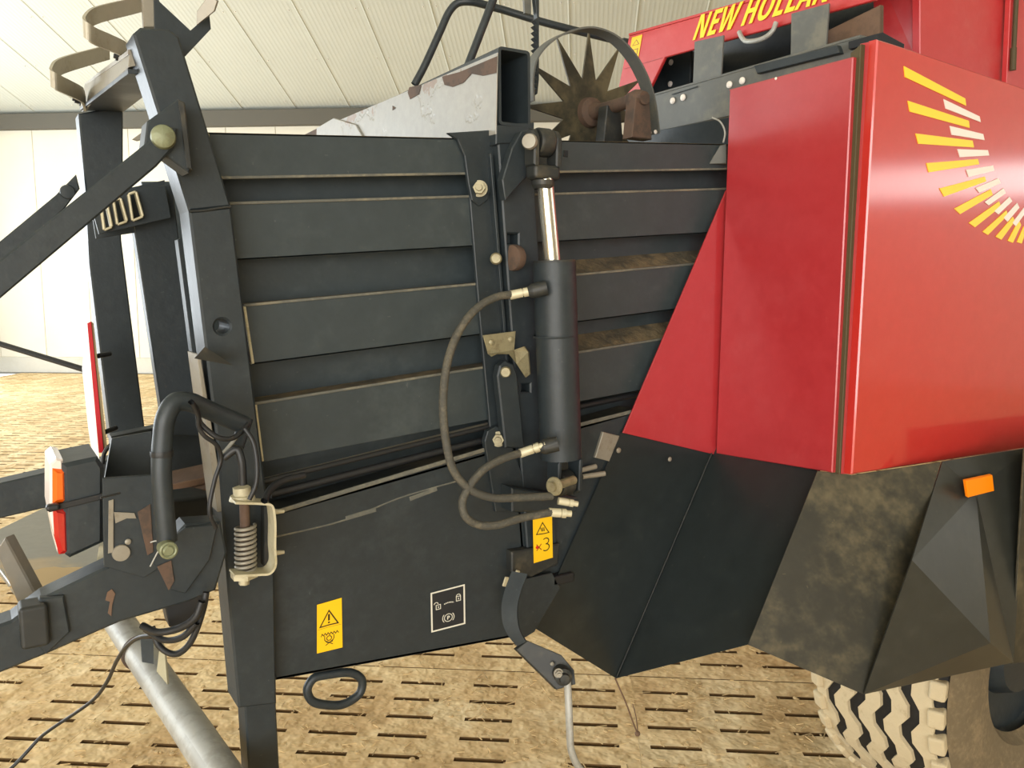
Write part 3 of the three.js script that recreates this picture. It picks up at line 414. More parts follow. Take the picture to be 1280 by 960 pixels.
{ // grab hoop and cable bundle
  const h = grp('hose_hoop', B); label(h, 'bent black tube hoop guiding cables to the rear');
  mesh('hoop_tube', pipe([[0.284,1.388,-1.724], [0.281,1.448,-1.723], [0.28,1.528,-1.723], [0.286,1.59,-1.729], [0.295,1.636,-1.73], [0.313,1.661,-1.734], [0.339,1.66,-1.741], [0.371,1.643,-1.754], [0.414,1.619,-1.771], [0.46,1.594,-1.787]], .0195, 90, 16), M.black, h);
  mesh('tie_band', lathe([0.283,1.564,-1.727], [0, 1, 0], [[.021, -.006], [.022, 0], [.021, .006]], 24), M.cable, h);
  mesh('side_cable', pipe([[0.335,1.666,-1.697], [0.348,1.647,-1.71], [0.354,1.621,-1.714], [0.371,1.6,-1.712], [0.39,1.586,-1.71], [0.415,1.582,-1.717], [0.443,1.593,-1.737], [0.458,1.602,-1.753]], .0055, 50, 8), M.cable, h);
  mesh('side_cable', pipe([[0.335,1.664,-1.685], [0.347,1.636,-1.697], [0.349,1.613,-1.704], [0.36,1.594,-1.706], [0.383,1.573,-1.713], [0.394,1.543,-1.725], [0.379,1.495,-1.727], [0.367,1.434,-1.726], [0.38,1.396,-1.736]], .0045, 50, 8), M.cable, h);
  mesh('side_cable', pipe([[0.444,1.598,-1.726], [0.456,1.572,-1.714], [0.46,1.526,-1.705], [0.455,1.484,-1.701], [0.442,1.454,-1.705]], .005, 40, 8), M.cable, h);
  mesh('side_cable', pipe([[0.401,1.541,-1.732], [0.425,1.557,-1.72], [0.431,1.536,-1.713], [0.433,1.484,-1.715]], .008, 40, 8), M.cable, h);
  mesh('hinge_tube', rod([0.435,1.553,-1.761], [0.466,1.606,-1.796], .014), M.black, h);
  mesh('side_cable', pipe([[0.489,1.43,-1.768], [0.516,1.448,-1.801], [0.553,1.456,-1.826], [0.603,1.457,-1.843]], .008, 30, 8), M.cable, h);
  mesh('cobweb', pipe([[0.437,1.589,-1.74], [0.419,1.563,-1.748], [0.398,1.542,-1.746]], .004, 16, 6), M.web, h);
}
{ // spring latch
  const s = grp('spring_latch', B); label(s, 'rusty coil spring held in a pale zinc bracket');
  const zc = -1.86, a = [0.473,1.437,-1.86], t0 = [0.471,1.355,-1.86], t1 = [0.468,1.252,-1.86], pts = [], turns = 9.5;
  for (let i = 0; i <= turns * 16; i++) { const t = i / (turns * 16), q = lerp(t0, t1, t), w = i / 16 * Math.PI * 2; pts.push(off(q, Math.cos(w) * .0205, 0, Math.sin(w) * .0205)); }
  mesh('coil_spring', new THREE.TubeGeometry(new THREE.CatmullRomCurve3(pts.map(V)), 320, .0042, 8), M.bareSteel, s);
  mesh('spring_bolt', rod([0.471,1.427,-1.86], [0.469,1.235,-1.86], .011), M.rust, s);
  const c = [.0, 0, 0], y = p => p[1];
  const A = [0.441,1.421,-1.84], Bq = [0.519,1.404,-1.84], C = [0.525,1.374,-1.84], Dq = [0.522,1.263,-1.84], E = [0.51,1.25,-1.84], Fq = [0.433,1.259,-1.84];
  mesh('latch_bracket', ribbon([A, [0.502,1.41,-1.84], Bq, C, [0.523,1.309,-1.84], Dq, E, [0.489,1.251,-1.84], Fq], [0, 0, .024], .005, 60), M.zincPale, s);
  mesh('nut', [rod([0.467,1.424,-1.86], [0.466,1.444,-1.86], .02, .02, 6), lathe([0.467,1.415,-1.86], [0, 1, 0], [[.029, 0], [.026, .01], [.014, .012]], 20)], M.zincPale, s);
  mesh('nut', [rod([0.464,1.244,-1.86], [0.463,1.221,-1.86], .012, .012, 6), lathe([0.464,1.249,-1.86], [0, -1, 0], [[.031, 0], [.03, .012], [.01, .014]], 6)], M.zincPale, s);
  for (const q of [[0.537,1.377,-1.86], [0.534,1.281,-1.86]]) mesh('bracket_bolt', rod(q, off(q, .022, -.002, 0), .007, .004, 8), M.zincPale, s);
  mesh('bracket_back', prism([[0.52,1.389,-1.88], [0.541,1.379,-1.88], [0.537,1.25,-1.88], [0.514,1.247,-1.88]], [0, 0, -.03], .002), M.dustyBlack, s);
}
{ // bale chute: hinged arm, deck and far side rail
  const c = grp('bale_chute', B); label(c, 'folding bale chute with black arms and a grey steel deck');
  mesh('chute_arm', prism([[-0.382,1.167,-1.83], [0.013,1.247,-1.83], [0.066,1.281,-1.83], [0.185,1.323,-1.83], [0.286,1.336,-1.83], [0.339,1.387,-1.83], [0.412,1.381,-1.83], [0.422,1.311,-1.83], [0.395,1.23,-1.83], [0.341,1.216,-1.83], [0.203,1.201,-1.83], [0.068,1.165,-1.83], [-0.391,1.059,-1.83]], [0, 0, -.07], .005), M.black, c);
  mesh('hinge_block', [box([0.05,1.235,-1.83], .05, .085, .06, .008)], M.dustyBlack, c);
  mesh('hinge_ear', prism([[0.063,1.285,-1.82], [0.104,1.281,-1.82], [0.111,1.205,-1.82], [0.067,1.169,-1.82], [0.045,1.204,-1.82]], [0, 0, -.02], .003), M.black, c);
  mesh('pivot_plate', prism([[0.263,1.336,-1.82], [0.337,1.382,-1.82], [0.403,1.38,-1.82], [0.383,1.304,-1.82], [0.331,1.239,-1.82], [0.303,1.252,-1.82]], [0, 0, -.012], .002), M.black, c);
  mesh('rust_wedge', prism([[0.277,1.31,-1.818], [0.305,1.318,-1.818], [0.309,1.272,-1.818], [0.297,1.254,-1.818]], [0, 0, .002], .0005), M.rust, c);
  mesh('chipped_paint', prism([[0.182,1.27,-1.829], [0.191,1.275,-1.829], [0.197,1.264,-1.829], [0.19,1.242,-1.829], [0.187,1.218,-1.829], [0.181,1.226,-1.829], [0.186,1.249,-1.829], [0.178,1.254,-1.829]], [0, 0, .0015], .0004), M.wood, c);
  mesh('lower_lug', prism([[0.292,1.223,-1.86], [0.388,1.222,-1.86], [0.38,1.179,-1.86], [0.341,1.141,-1.86], [0.302,1.157,-1.86]], [0, 0, -.06], .003), M.cable, c);
  mesh('deck', prism([[-0.087,0.98,-3.436], [-0.019,0.98,-3.192], [0.077,0.98,-2.546], [0.429,0.98,-2.909], [0.557,0.98,-3.514], [0.186,0.98,-3.862]], [0, -.02, 0], .003), M.chute, c);
  { const e = [], o = [0.135,0.98,-2.899]; for (let i = 0; i < 22; i++) { const a = i / 22 * 6.2832, r = 1 + .12 * Math.sin(a * 3 + 1) + .07 * Math.sin(a * 7); e.push([o[0] + Math.cos(a) * r * .115, .9815, o[2] + Math.sin(a) * r * .1]); } mesh('dried_soil', prism(e, [0, -.002, 0], .0006), M.straw, c); }
  mesh('deck_edge', prism([[-0.005,1.325,-2.05], [0.014,1.354,-2.05], [0.063,1.219,-2.05], [0.048,1.172,-2.05], [0.026,1.209,-2.05]], [.02, 0, -.02], .003), M.chute, c);
  mesh('pale_fin', prism([[0.184,1.332,-1.95], [0.194,1.333,-1.95], [0.194,1.279,-1.95], [0.172,1.272,-1.95]], [.006, 0, -.03], .001), M.zincPale, c);
  mesh('side_rail', prism([[-0.426,1.263,-2.75], [0.159,1.347,-2.75], [0.332,1.365,-2.75], [0.327,1.271,-2.75], [0.153,1.242,-2.75], [-0.434,1.171,-2.75]], [0, 0, -.08], .004), M.black, c);
  for (const [p, r] of [[[[0.248,1.173,-1.858], [0.27,1.168,-1.82], [0.306,1.179,-1.787], [0.336,1.206,-1.76], [0.35,1.239,-1.756]], .008], [[[0.256,1.158,-1.875], [0.284,1.143,-1.832], [0.315,1.158,-1.79], [0.34,1.192,-1.767]], .007], [[[0.268,1.162,-1.868], [0.278,1.125,-1.844], [0.302,1.113,-1.816], [0.327,1.137,-1.792], [0.355,1.215,-1.773], [0.363,1.251,-1.773]], .007]]) mesh('cable_loop', pipe(p, r, 40, 8), M.cable, c);
}
{ // red shields
  const r = grp('rear_shield', B); label(r, 'red rear shield panel beside the bale chamber');
  mesh('rear_panel', prism([[2.03,2.491,-1.937], [2.03,2.495,-1.496], [2.03,1.353,-1.499], [2.03,1.33,-1.948]], [.02, 0, 0], .003), M.red, r);
  mesh('wing_panel', prism([[2.051,2.185,-1.957], [2.072,2.186,-1.957], [2.059,1.317,-1.957], [1.639,1.436,-1.957]], [0, 0, -.006], .001), M.red, r);
  mesh('seal_strip', prism([[2.045,2.512,-1.516], [2.045,2.528,-1.484], [2.045,1.351,-1.486], [2.045,1.35,-1.518]], [.02, 0, 0], .002), M.seal, r);
  mesh('chip', carriage([2.029,2.489,-1.754], [-1, 0, 0], .004), M.white, r);
  mesh('top_lip', prism([[2.032,2.492,-1.939], [2.032,2.496,-1.498], off([2.032,2.496,-1.498], .06, 0, 0), off([2.032,2.492,-1.939], .06, 0, 0)], [0, -.004, 0], .001), M.red, r);
  const s = grp('side_shield', B); label(s, 'glossy red side shield with a yellow and white sunburst');
  mesh('side_panel', prism([[2.067,2.536,-1.45], [2.149,2.533,-1.45], [2.819,2.498,-1.45], [5.084,2.384,-1.45], [5.436,1.256,-1.45], [2.052,1.355,-1.45]], [0, 0, -.03], .004), M.redGloss, s);
  mesh('panel_return', prism([[2.071,2.535,-1.455], [2.062,2.534,-1.499], [2.05,1.349,-1.495], [2.059,1.353,-1.455]], [.02, 0, -.0], .001), M.red, s);
  const Y_ = [[[2.187,2.482,-1.448], [2.494,2.43,-1.448], [2.501,2.41,-1.448], [2.195,2.454,-1.448]], [[2.214,2.393,-1.448], [2.52,2.369,-1.448], [2.527,2.349,-1.448], [2.226,2.365,-1.448]], [[2.259,2.309,-1.448], [2.547,2.314,-1.448], [2.557,2.295,-1.448], [2.275,2.282,-1.448]], [[2.319,2.232,-1.448], [2.582,2.263,-1.448], [2.591,2.248,-1.448], [2.333,2.207,-1.448]],
    [[2.391,2.165,-1.448], [2.627,2.214,-1.448], [2.636,2.2,-1.448], [2.417,2.143,-1.448]], [[2.473,2.111,-1.448], [2.665,2.178,-1.448], [2.678,2.162,-1.448], [2.506,2.096,-1.448]], [[2.556,2.072,-1.448], [2.717,2.144,-1.448], [2.729,2.128,-1.448], [2.591,2.06,-1.448]], [[2.635,2.048,-1.448], [2.763,2.118,-1.448], [2.774,2.104,-1.448], [2.667,2.039,-1.448]], [[2.712,2.035,-1.448], [2.805,2.1,-1.448], [2.818,2.086,-1.448], [2.746,2.026,-1.448]], [[2.785,2.024,-1.448], [2.843,2.091,-1.448], [2.858,2.076,-1.448], [2.816,2.018,-1.448]], [[2.841,2.021,-1.448], [2.876,2.073,-1.448], [2.891,2.062,-1.448], [2.87,2.017,-1.448]]];
  const W_ = [[[2.384,2.416,-1.448], [2.575,2.387,-1.448], [2.584,2.371,-1.448], [2.397,2.391,-1.448]], [[2.423,2.345,-1.448], [2.601,2.338,-1.448], [2.611,2.321,-1.448], [2.436,2.321,-1.448]], [[2.47,2.283,-1.448], [2.633,2.293,-1.448], [2.642,2.278,-1.448], [2.485,2.261,-1.448]], [[2.523,2.227,-1.448], [2.668,2.25,-1.448], [2.677,2.235,-1.448], [2.538,2.207,-1.448]], [[2.58,2.177,-1.448], [2.703,2.214,-1.448], [2.718,2.2,-1.448], [2.602,2.164,-1.448]],
    [[2.635,2.138,-1.448], [2.736,2.185,-1.448], [2.752,2.171,-1.448], [2.659,2.129,-1.448]], [[2.693,2.113,-1.448], [2.776,2.161,-1.448], [2.793,2.148,-1.448], [2.718,2.104,-1.448]], [[2.75,2.095,-1.448], [2.823,2.144,-1.448], [2.839,2.13,-1.448], [2.774,2.083,-1.448]], [[2.804,2.081,-1.448], [2.867,2.131,-1.448], [2.883,2.119,-1.448], [2.825,2.071,-1.448]]];
  for (const q of Y_) mesh('yellow_ray', prism(q, [0, 0, -.002], 0), M.yellow, s);
  for (const q of W_) mesh('white_ray', prism(q.map(p => off(p, 0, 0, .0004)), [0, 0, -.002], 0), M.white, s);
  const f = grp('front_hood', B); label(f, 'red upper hood behind the side shield');
  mesh('hood_side', prism([[2.68,2.966,-1.74], [5.762,3.57,-1.74], [6.132,2.383,-1.74], [3.403,2.473,-1.74], [2.726,2.515,-1.74]], [0, 0, -.03], .003), M.redHood, f);
  mesh('hood_corner', shell([[2.723,3.043,-1.963], [2.689,2.967,-1.74], [2.727,2.593,-1.74], [2.73,2.708,-1.91]], [[0, 1, 2, 3]], [.01, 0, -.01]), M.redHood, f);
  mesh('gas_strut', [rod([3.207,2.975,-1.7], [3.218,2.703,-1.7], .008), rod([3.214,2.73,-1.7], [3.219,2.653,-1.7], .011)], M.seal, f);
  mesh('hood_edge', prism([[3.183,3.055,-1.71], [3.236,3.065,-1.71], [3.236,2.595,-1.71], [3.203,2.597,-1.71]], [0, 0, -.02], .002), M.redHood, f);
  mesh('rivet', carriage([2.893,2.768,-1.9], [-.6, 0, 1], .006), M.void, f);
  mesh('dark_gap_fill', prism([[2.28,2.617,-1.6], [2.306,2.625,-1.6], [2.414,2.607,-1.6], [2.412,2.59,-1.6], [2.282,2.595,-1.6]], [0, 0, -.1], .002), M.void, f);  // black filler painting the shaded gap between hood and side shield
}
{ // black lower guards
  const g = grp('lower_guard', B); label(g, 'folded black sheet guards under the red shields');
  mesh('guard_panel', shell([[1.649,1.457,-1.965], [2.05,1.362,-1.965], [1.621,0.653,-1.95], [1.31,0.891,-1.95], [2.054,1.374,-1.546], [1.769,0.88,-1.554]], [[0, 3, 2, 1], [1, 2, 5, 4]], [.004, 0, -.004]), M.guard, g);
  mesh('guard_panel', shell([[2.001,1.356,-1.526], [2.095,1.341,-1.48], [2.361,1.368,-1.375], [2.205,1.102,-1.35], [1.984,0.77,-1.33], [1.708,0.915,-1.5]], [[5, 4, 3, 2, 1, 0]], [.004, 0, -.004]), M.guardDusty, g);
  const z = [[2.413,1.359,-1.4], [2.107,1.141,-1.29], [1.977,0.775,-1.325], [2.348,0.884,-1.19], [2.578,0.75,-1.235], [2.738,1.379,-1.32], [2.507,1.267,-1.345]];
  mesh('guard_panel', shell(z, [[0, 1, 6], [1, 3, 6], [1, 2, 3], [2, 4, 3], [3, 4, 6], [4, 5, 6], [0, 6, 5]], [.003, 0, -.005]), M.guardLit, g);
  mesh('guard_panel', prism([[2.622,0.724,-1.26], [2.6,1.404,-1.26], [3.874,1.375,-1.26], [4.101,0.45,-1.26]], [0, 0, -.006], .001), M.guardDusty, g);
  mesh('edge_bead', bar([2.011,1.335,-1.947], [1.621,0.66,-1.947], .004, .004), M.dustyBlack, g);
  mesh('side_reflector', prism([[2.414,1.315,-1.325], [2.544,1.317,-1.318], [2.56,1.266,-1.318], [2.433,1.262,-1.325]], [0, .003, -.012], .002), M.orange, g).userData.label = 'orange rectangular reflector';
  mesh('guard_bolt', [carriage([1.615,1.386,-1.949], [0, 0, 1], .008), carriage([1.825,1.334,-1.949], [0, 0, 1], .007)], M.bareSteel, g);
  mesh('guard_hinge', prism([[1.564,1.446,-1.96], [1.629,1.427,-1.96], [1.59,1.352,-1.96], [1.535,1.37,-1.96]], [0, 0, -.012], .002), M.bareSteel, g);
  mesh('pipe_stub', [rod([1.482,1.338,-1.961], [1.533,1.345,-1.954], .008), rod([1.485,1.319,-1.956], [1.554,1.324,-1.937], .008)], M.bareSteel, g);
}
{ // wheel
  const w = grp('road_wheel', B); label(w, 'dusty flotation tyre with zigzag tread ribs');
  const R = .6, cx = 3.0, cy = .6, z0 = -1.84, z1 = -1.345, prof = [];
  const wd = z1 - z0; [[.3, .1], [.38, .02], [.48, 0], [.55, .02], [.578, .06], [.584, .2], [.586, .5], [.584, .8], [.578, .94], [.55, .98], [.48, 1], [.38, .98], [.3, .9]].forEach(([r, t]) => prof.push([r, t * wd]));
  mesh('tyre', lathe([cx, cy, z0], [0, 0, 1], prof, 72), M.rubber, w);
  const ribs = [[.06, .17], [.245, .355], [.44, .55], [.63, .74], [.82, .93]], n = 22;
  for (const [k, [a, b]] of ribs.entries()) {
    const P = [], rad = t => R - .02 * Math.pow(Math.abs(t - .5) * 2, 3), sec = [];
    for (let i = 0; i < n * 4; i++) { const th = i / (n * 4) * Math.PI * 2, q = i % 4, zz = [-.032, .032, .032, -.032][q] * (k === 0 || k === 4 ? .9 : 1); const A = a + zz * (k === 0 ? .3 : 1), Bz = b + zz * (k === 4 ? .3 : 1);
      sec.push([[rad(A) - .028, A], [rad(A), A], [rad(Bz), Bz], [rad(Bz) - .028, Bz]].map(([r, t]) => [cx + Math.cos(th) * r, cy + Math.sin(th) * r, z0 + t * wd])); }
    for (let i = 0; i < sec.length; i++) { const s = sec[i], e = sec[(i + 1) % sec.length]; for (let j = 0; j < 3; j++) P.push(...s[j], ...e[j], ...s[j + 1], ...s[j + 1], ...e[j], ...e[j + 1]); }
    const g = new THREE.BufferGeometry(); g.setAttribute('position', new THREE.Float32BufferAttribute(P, 3)); g.setAttribute('uv', new THREE.Float32BufferAttribute(new Float32Array(P.length / 3 * 2), 2)); g.computeVertexNormals(); mesh('tread_rib', g, M.tread, w);
  }
  for (let i = 0; i < 40; i++) for (const s of [0, 1]) { const th = (i + s * .5) / 40 * Math.PI * 2, c = Math.cos(th), q = Math.sin(th), m = new THREE.Matrix4().makeBasis(new THREE.Vector3(c, q, 0), new THREE.Vector3(-q, c, 0), new THREE.Vector3(0, 0, 1)).setPosition(cx + c * .553, cy + q * .553, s ? z1 - .036 : z0 + .045); const b = mesh('shoulder_lug', new RoundedBoxGeometry(.1, .062, .05, 1, .01).rotateY(s ? -.35 : .35).applyMatrix4(m), M.tread, w); }
  mesh('sidewall', lathe([cx, cy, z1], [0, 0, 1], [[.56, -.006], [.5, .006], [.4, .004], [.3, -.02], [.27, -.06]], 72), M.sidewall, w);
  mesh('wheel_rim', lathe([cx, cy, z1 - .1], [0, 0, 1], [[.31, .04], [.28, 0], [.16, -.02], [.13, .04], [0, .05]], 40), M.black, w);
  mesh('axle', rod([cx, cy, z0 + .2], [cx, cy, -3.4], .06), M.black, w);
}
{ // knotter deck: star wheel, guard hoop, shaft, bars and lettered hood
  const k = grp('metering_wheel', B); label(k, 'dark toothed star wheel on a short shaft');
  const c = [1.912,2.5,-2.5], st = [], T = 12; for (let i = 0; i < T * 2; i++) { const a = Math.PI / 2 + .02 - i * Math.PI / T, r = i % 2 ? .118 : .285; st.push(off(c, Math.cos(a) * r, Math.sin(a) * r, 0)); }
  mesh('star_disc', prism(st, [0, 0, -.008], .001), M.guardDusty, k);
  mesh('hub', lathe(off(c, 0, 0, .0), [0, 0, 1], [[.055, 0], [.05, .02], [.03, .03], [.022, .06]], 24), M.rust, k);
  mesh('shaft', rod(off(c, 0, 0, 0), off(c, 0, 0, .3), .022), M.rust, k);
  mesh('shaft_end', lathe(off(c, 0, 0, .26), [0, 0, 1], [[.03, -.03], [.034, 0], [.03, .02], [.018, .035], [0, .036]], 20), M.rust, k);
  const b = c => prism([off(c, -.045, -.13, 0), off(c, .045, -.13, 0), off(c, .03, .0, 0), off(c, -.03, 0, 0)], [0, 0, -.05], .003);
  mesh('bearing_block', b(off(c, 0, 0, .29)), M.rust, k); mesh('bearing_block', b(off(c, 0, 0, .14)), M.dustyBlack, k);
  mesh('guard_hoop', ribbon([[1.533,2.464,-2.32], [1.53,2.533,-2.32], [1.545,2.594,-2.32], [1.594,2.65,-2.32], [1.67,2.696,-2.32], [1.764,2.723,-2.32], [1.863,2.712,-2.32], [1.948,2.663,-2.32], [2.015,2.581,-2.32], [2.046,2.501,-2.32], [2.064,2.412,-2.32]], [0, 0, .028], .006, 60), M.grey, k);
  mesh('hoop_bolt', [carriage([2.015,2.409,-2.29], [0, 0, 1], .007), carriage([2.041,2.414,-2.29], [0, 0, 1], .007)], M.white, k);
  const h = grp('top_handrail', B); label(h, 'dark bent tube handrail above the bale chamber');
  mesh('rail_tube', pipe([[1.549,2.684,-3.189], [1.586,2.755,-3.176], [1.65,2.896,-3.156], [1.689,2.98,-3.144], [1.718,3.012,-3.13], [1.757,3.018,-3.106], [1.875,3.009,-3.09], [2.068,2.965,-3.021], [2.354,2.927,-2.954], [2.473,2.914,-2.936]], .0155, 90, 12), M.black, h);
  mesh('rail_tube', pipe([[1.632,2.704,-2.901], [1.682,2.831,-2.888], [1.756,3.019,-2.869]], .0155, 30, 12), M.black, h);
  const tb = grp('toothed_bar', B); label(tb, 'upright flat bar with a serrated edge');
  const teeth = [[1.601,2.86,-2.4], [1.623,2.863,-2.4], [1.624,2.56,-2.4]]; const p0 = [1.602,2.506,-2.4], p1 = [1.601,2.765,-2.4]; for (let i = 0; i < 14; i++) { teeth.push(lerp(p0, p1, i / 14)); teeth.push(off(lerp(p0, p1, (i + .5) / 14), .014, 0, 0)); }
  mesh('serrated_bar', prism(teeth, [0, 0, -.02], .001), M.black, tb); mesh('bar_strap', prism([[1.573,2.86,-2.42], [1.605,2.866,-2.42], [1.605,2.77,-2.42], [1.58,2.771,-2.42]], [0, 0, -.01], .001), M.grey, tb);
  const d = grp('knotter_deck', B); label(d, 'grey knotter frame bars with bolts behind the red shield');
  mesh('deck_bar', prism([[2.3,2.611,-2.745], [2.3,2.62,-2.637], [2.3,2.626,-1.673], [2.3,2.477,-1.665], [2.3,2.48,-2.567], [2.3,2.49,-2.721]], [.02, 0, 0], .002), M.grey, d);
  mesh('deck_ledge', prism([[2.3,2.62,-2.637], [2.3,2.626,-1.673], off([2.3,2.626,-1.673], .1, 0, 0), off([2.3,2.62,-2.637], .1, 0, 0)], [0, .008, 0], .001), M.grey, d);
  mesh('deck_joint', [bar([2.296,2.598,-2.651], [2.296,2.478,-2.638], .004, .005), bar([2.296,2.605,-2.486], [2.296,2.609,-2.35], .004, .004)], M.black, d);
  mesh('lower_bar', prism([[2.18,2.46,-2.789], [2.18,2.446,-2.076], [2.18,2.329,-2.071], [2.18,2.387,-2.787]], [.05, 0, 0], .002), M.black, d);
  // the bay under the hood: a real recess with back, floor and ends
  mesh('bay_back', prism([[2.95,2.75,-3.624], [2.95,3.119,-3.44], [2.95,2.969,-2.036], [2.95,2.647,-2.016]], [.02, 0, 0], .001), M.black, d);
  { const a = [2.41,2.65,-2.773], b = [2.41,2.659,-1.888], c = [2.41,2.929,-2.883]; mesh('bay_floor', prism([a, b, off(b, .56, -.02, 0), off(a, .56, -.02, 0)], [0, -.01, 0], .001), M.black, d);
    mesh('bay_end', prism([off(a, 0, -.02, -.03), off(c, 0, 0, -.03), off(c, .56, 0, -.03), off(a, .56, -.02, -.03)], [0, 0, -.01], .001), M.black, d); }
  mesh('grey_plate', prism([[2.36,2.797,-2.438], [2.36,2.786,-2.291], [2.36,2.644,-2.297], [2.36,2.643,-2.441]], [.008, 0, 0], .001), M.grey, d);
  mesh('grey_plate', prism([[2.36,2.784,-1.986], [2.36,2.778,-1.838], [2.36,2.639,-1.842], [2.36,2.644,-1.982]], [.008, 0, 0], .001), M.grey, d);
  mesh('rear_top_rail', prism([[2.28,2.623,-2.069], [2.28,2.617,-1.74], [2.28,2.59,-1.727], [2.28,2.594,-2.054]], [.06, 0, 0], .002), M.black, d);
  mesh('dusty_chute', prism([[2.42,2.715,-1.886], [2.42,2.746,-1.695], [2.42,2.635,-1.689], [2.42,2.644,-1.882]], [.02, 0, 0], .002), M.wood, d);
  for (const q of [[2.6,2.834,-2.824], [2.6,2.744,-2.826], [2.298,2.581,-2.482], [2.298,2.583,-2.426], [2.298,2.581,-2.716], [2.298,2.586,-2.193], [2.298,2.588,-2.134]]) mesh('bolt_head', carriage(q, [-1, 0, 0], .012), M.white, d);
  mesh('bay_plate', prism([[2.602,2.898,-2.936], [2.602,2.887,-2.707], [2.602,2.699,-2.71], [2.602,2.711,-2.962]], [.01, 0, 0], .001), M.black, d);
  mesh('control_wire', pipe([[2.031,2.418,-2.01], [2.037,2.401,-1.98], [2.033,2.365,-1.954], [2.019,2.331,-1.946]], .003, 24, 6), M.galv, d);
  mesh('deflector', prism([[2.013,2.27,-2], [2.047,2.329,-1.987], [2.065,2.334,-1.977], [2.061,2.272,-1.97]], [.02, 0, -.02], .002), M.grey, d);
  const hd = grp('knotter_hood', B); label(hd, 'red knotter hood with yellow lettering');
  mesh('hood_panel', prism([[2.4,2.925,-2.871], [2.4,2.858,-1.705], [2.4,2.757,-1.699], [2.4,2.789,-2.645], [2.4,2.647,-2.762], [2.4,2.648,-2.96]], [.015, 0, 0], .003), M.redHood, hd);
  mesh('hood_top', prism([[2.4,2.925,-2.871], [2.4,2.858,-1.705], off([2.4,2.858,-1.705], .5, .06, 0), off([2.4,2.925,-2.871], .5, .06, 0)], [0, .01, 0], .001), M.redHood, hd);
  mesh('hood_crease', bar([2.399,2.796,-2.898], [2.399,2.791,-2.658], .003, .003), M.red, hd);
  mesh('hood_handle', pipe([[2.39,2.79,-2.242], [2.38,2.761,-2.217], [2.37,2.741,-2.184], [2.37,2.736,-2.105], [2.38,2.755,-2.079], [2.39,2.782,-2.075]], .0085, 40, 10), M.galv, hd);
  // lettering
  const font = await new FontLoader().loadAsync('fonts/droid/droid_sans_bold.typeface.json');
  const mk = s => { const g = new TextGeometry(s, { font, size: 1, depth: .02, curveSegments: 5 }); g.computeBoundingBox(); return g; };
  const a0 = [2.397,2.818,-2.494], a1 = [2.397,2.802,-1.942], up = V([2.397,2.902,-2.463]).sub(V(a0)), wAll = mk('NEW HOLLA').boundingBox.max.x, ex = V(a1).sub(V(a0)).multiplyScalar(1 / wAll);
  const m4 = new THREE.Matrix4().makeBasis(ex, up.clone().multiplyScalar(1 / mk('H').boundingBox.max.y).addScaledVector(ex, .18), new THREE.Vector3(-.1, 0, 0)).setPosition(V(a0));
  const tg = mk('NEW HOLLAND'); tg.applyMatrix4(m4); tg.computeVertexNormals(); mesh('lettering', tg, M.textYellow, hd);
}
{ // lower linkage under the post
  const l = grp('release_linkage', B); label(l, 'dark steel linkage with a bent crank rod under the post');
  mesh('curved_blade', ribbon([[1.178,1.122,-1.823], [1.153,1.074,-1.82], [1.138,1.032,-1.812], [1.135,0.987,-1.795], [1.145,0.956,-1.772], [1.163,0.933,-1.746]], [.012, 0, .02], .006), M.black, l);
  mesh('blade_shadow_plate', prism([[1.226,1.049,-1.94], [1.365,1.05,-1.94], [1.394,0.998,-1.94], [1.304,0.884,-1.94], [1.267,0.873,-1.94], [1.226,0.961,-1.94]], [0, 0, -.01], .001), M.black, l);  // dark plate standing in for the shadow behind the blade
  mesh('crank_arm', prism([[1.13,0.939,-1.768], [1.158,0.964,-1.753], [1.213,0.938,-1.679], [1.233,0.904,-1.65], [1.234,0.869,-1.644], [1.197,0.85,-1.676], [1.176,0.878,-1.705]], [.004, -.006, -.02], .002), M.dustyBlack, l);
  mesh('crank_boss', lathe([1.196,0.897,-1.648], [-.4, .1, 1], [[.022, -.03], [.022, .006], [.014, .01], [.012, .02], [0, .021]], 20), M.dustyBlack, l);
  mesh('crank_bolt', [carriage([1.188,0.918,-1.686], [-.3, .2, 1], .005), ...bolt([1.181,0.911,-1.648], [-.5, .1, 1], .009)], M.bareSteel, l);
  mesh('crank_rod', pipe([[1.21,0.884,-1.649], [1.209,0.823,-1.641], [1.207,0.762,-1.633], [1.207,0.705,-1.625], [1.227,0.655,-1.617], [1.273,0.612,-1.605]], .0095, 50, 12), M.galv, l);
  for (const [a, b] of [[[1.19,1.049,-1.924], [1.199,1.076,-1.922]], [[1.204,1.058,-1.917], [1.213,1.08,-1.915]], [[1.218,1.076,-1.91], [1.227,1.094,-1.908]]]) mesh('tine', bar(a, b, .006, .014), M.zincPale, l);
  mesh('dark_bracket', box([1.408,1.021,-1.96], .08, .03, .04, .006), M.cable, l);
  mesh('twine', pipe([[1.589,0.676,-1.916], [1.624,0.592,-1.905], [1.669,0.492,-1.91], [1.68,0.469,-1.911]], .0025, 30, 6), M.wood, l);
  mesh('twine_knot', new THREE.IcosahedronGeometry(.009, 1).translate(...[1.68,0.469,-1.911]), M.wood, l);
  mesh('twine', pipe([[1.681,0.477,-1.912], [1.686,0.519,-1.927], [1.692,0.547,-1.951]], .0018, 20, 6), M.wood, l);
}
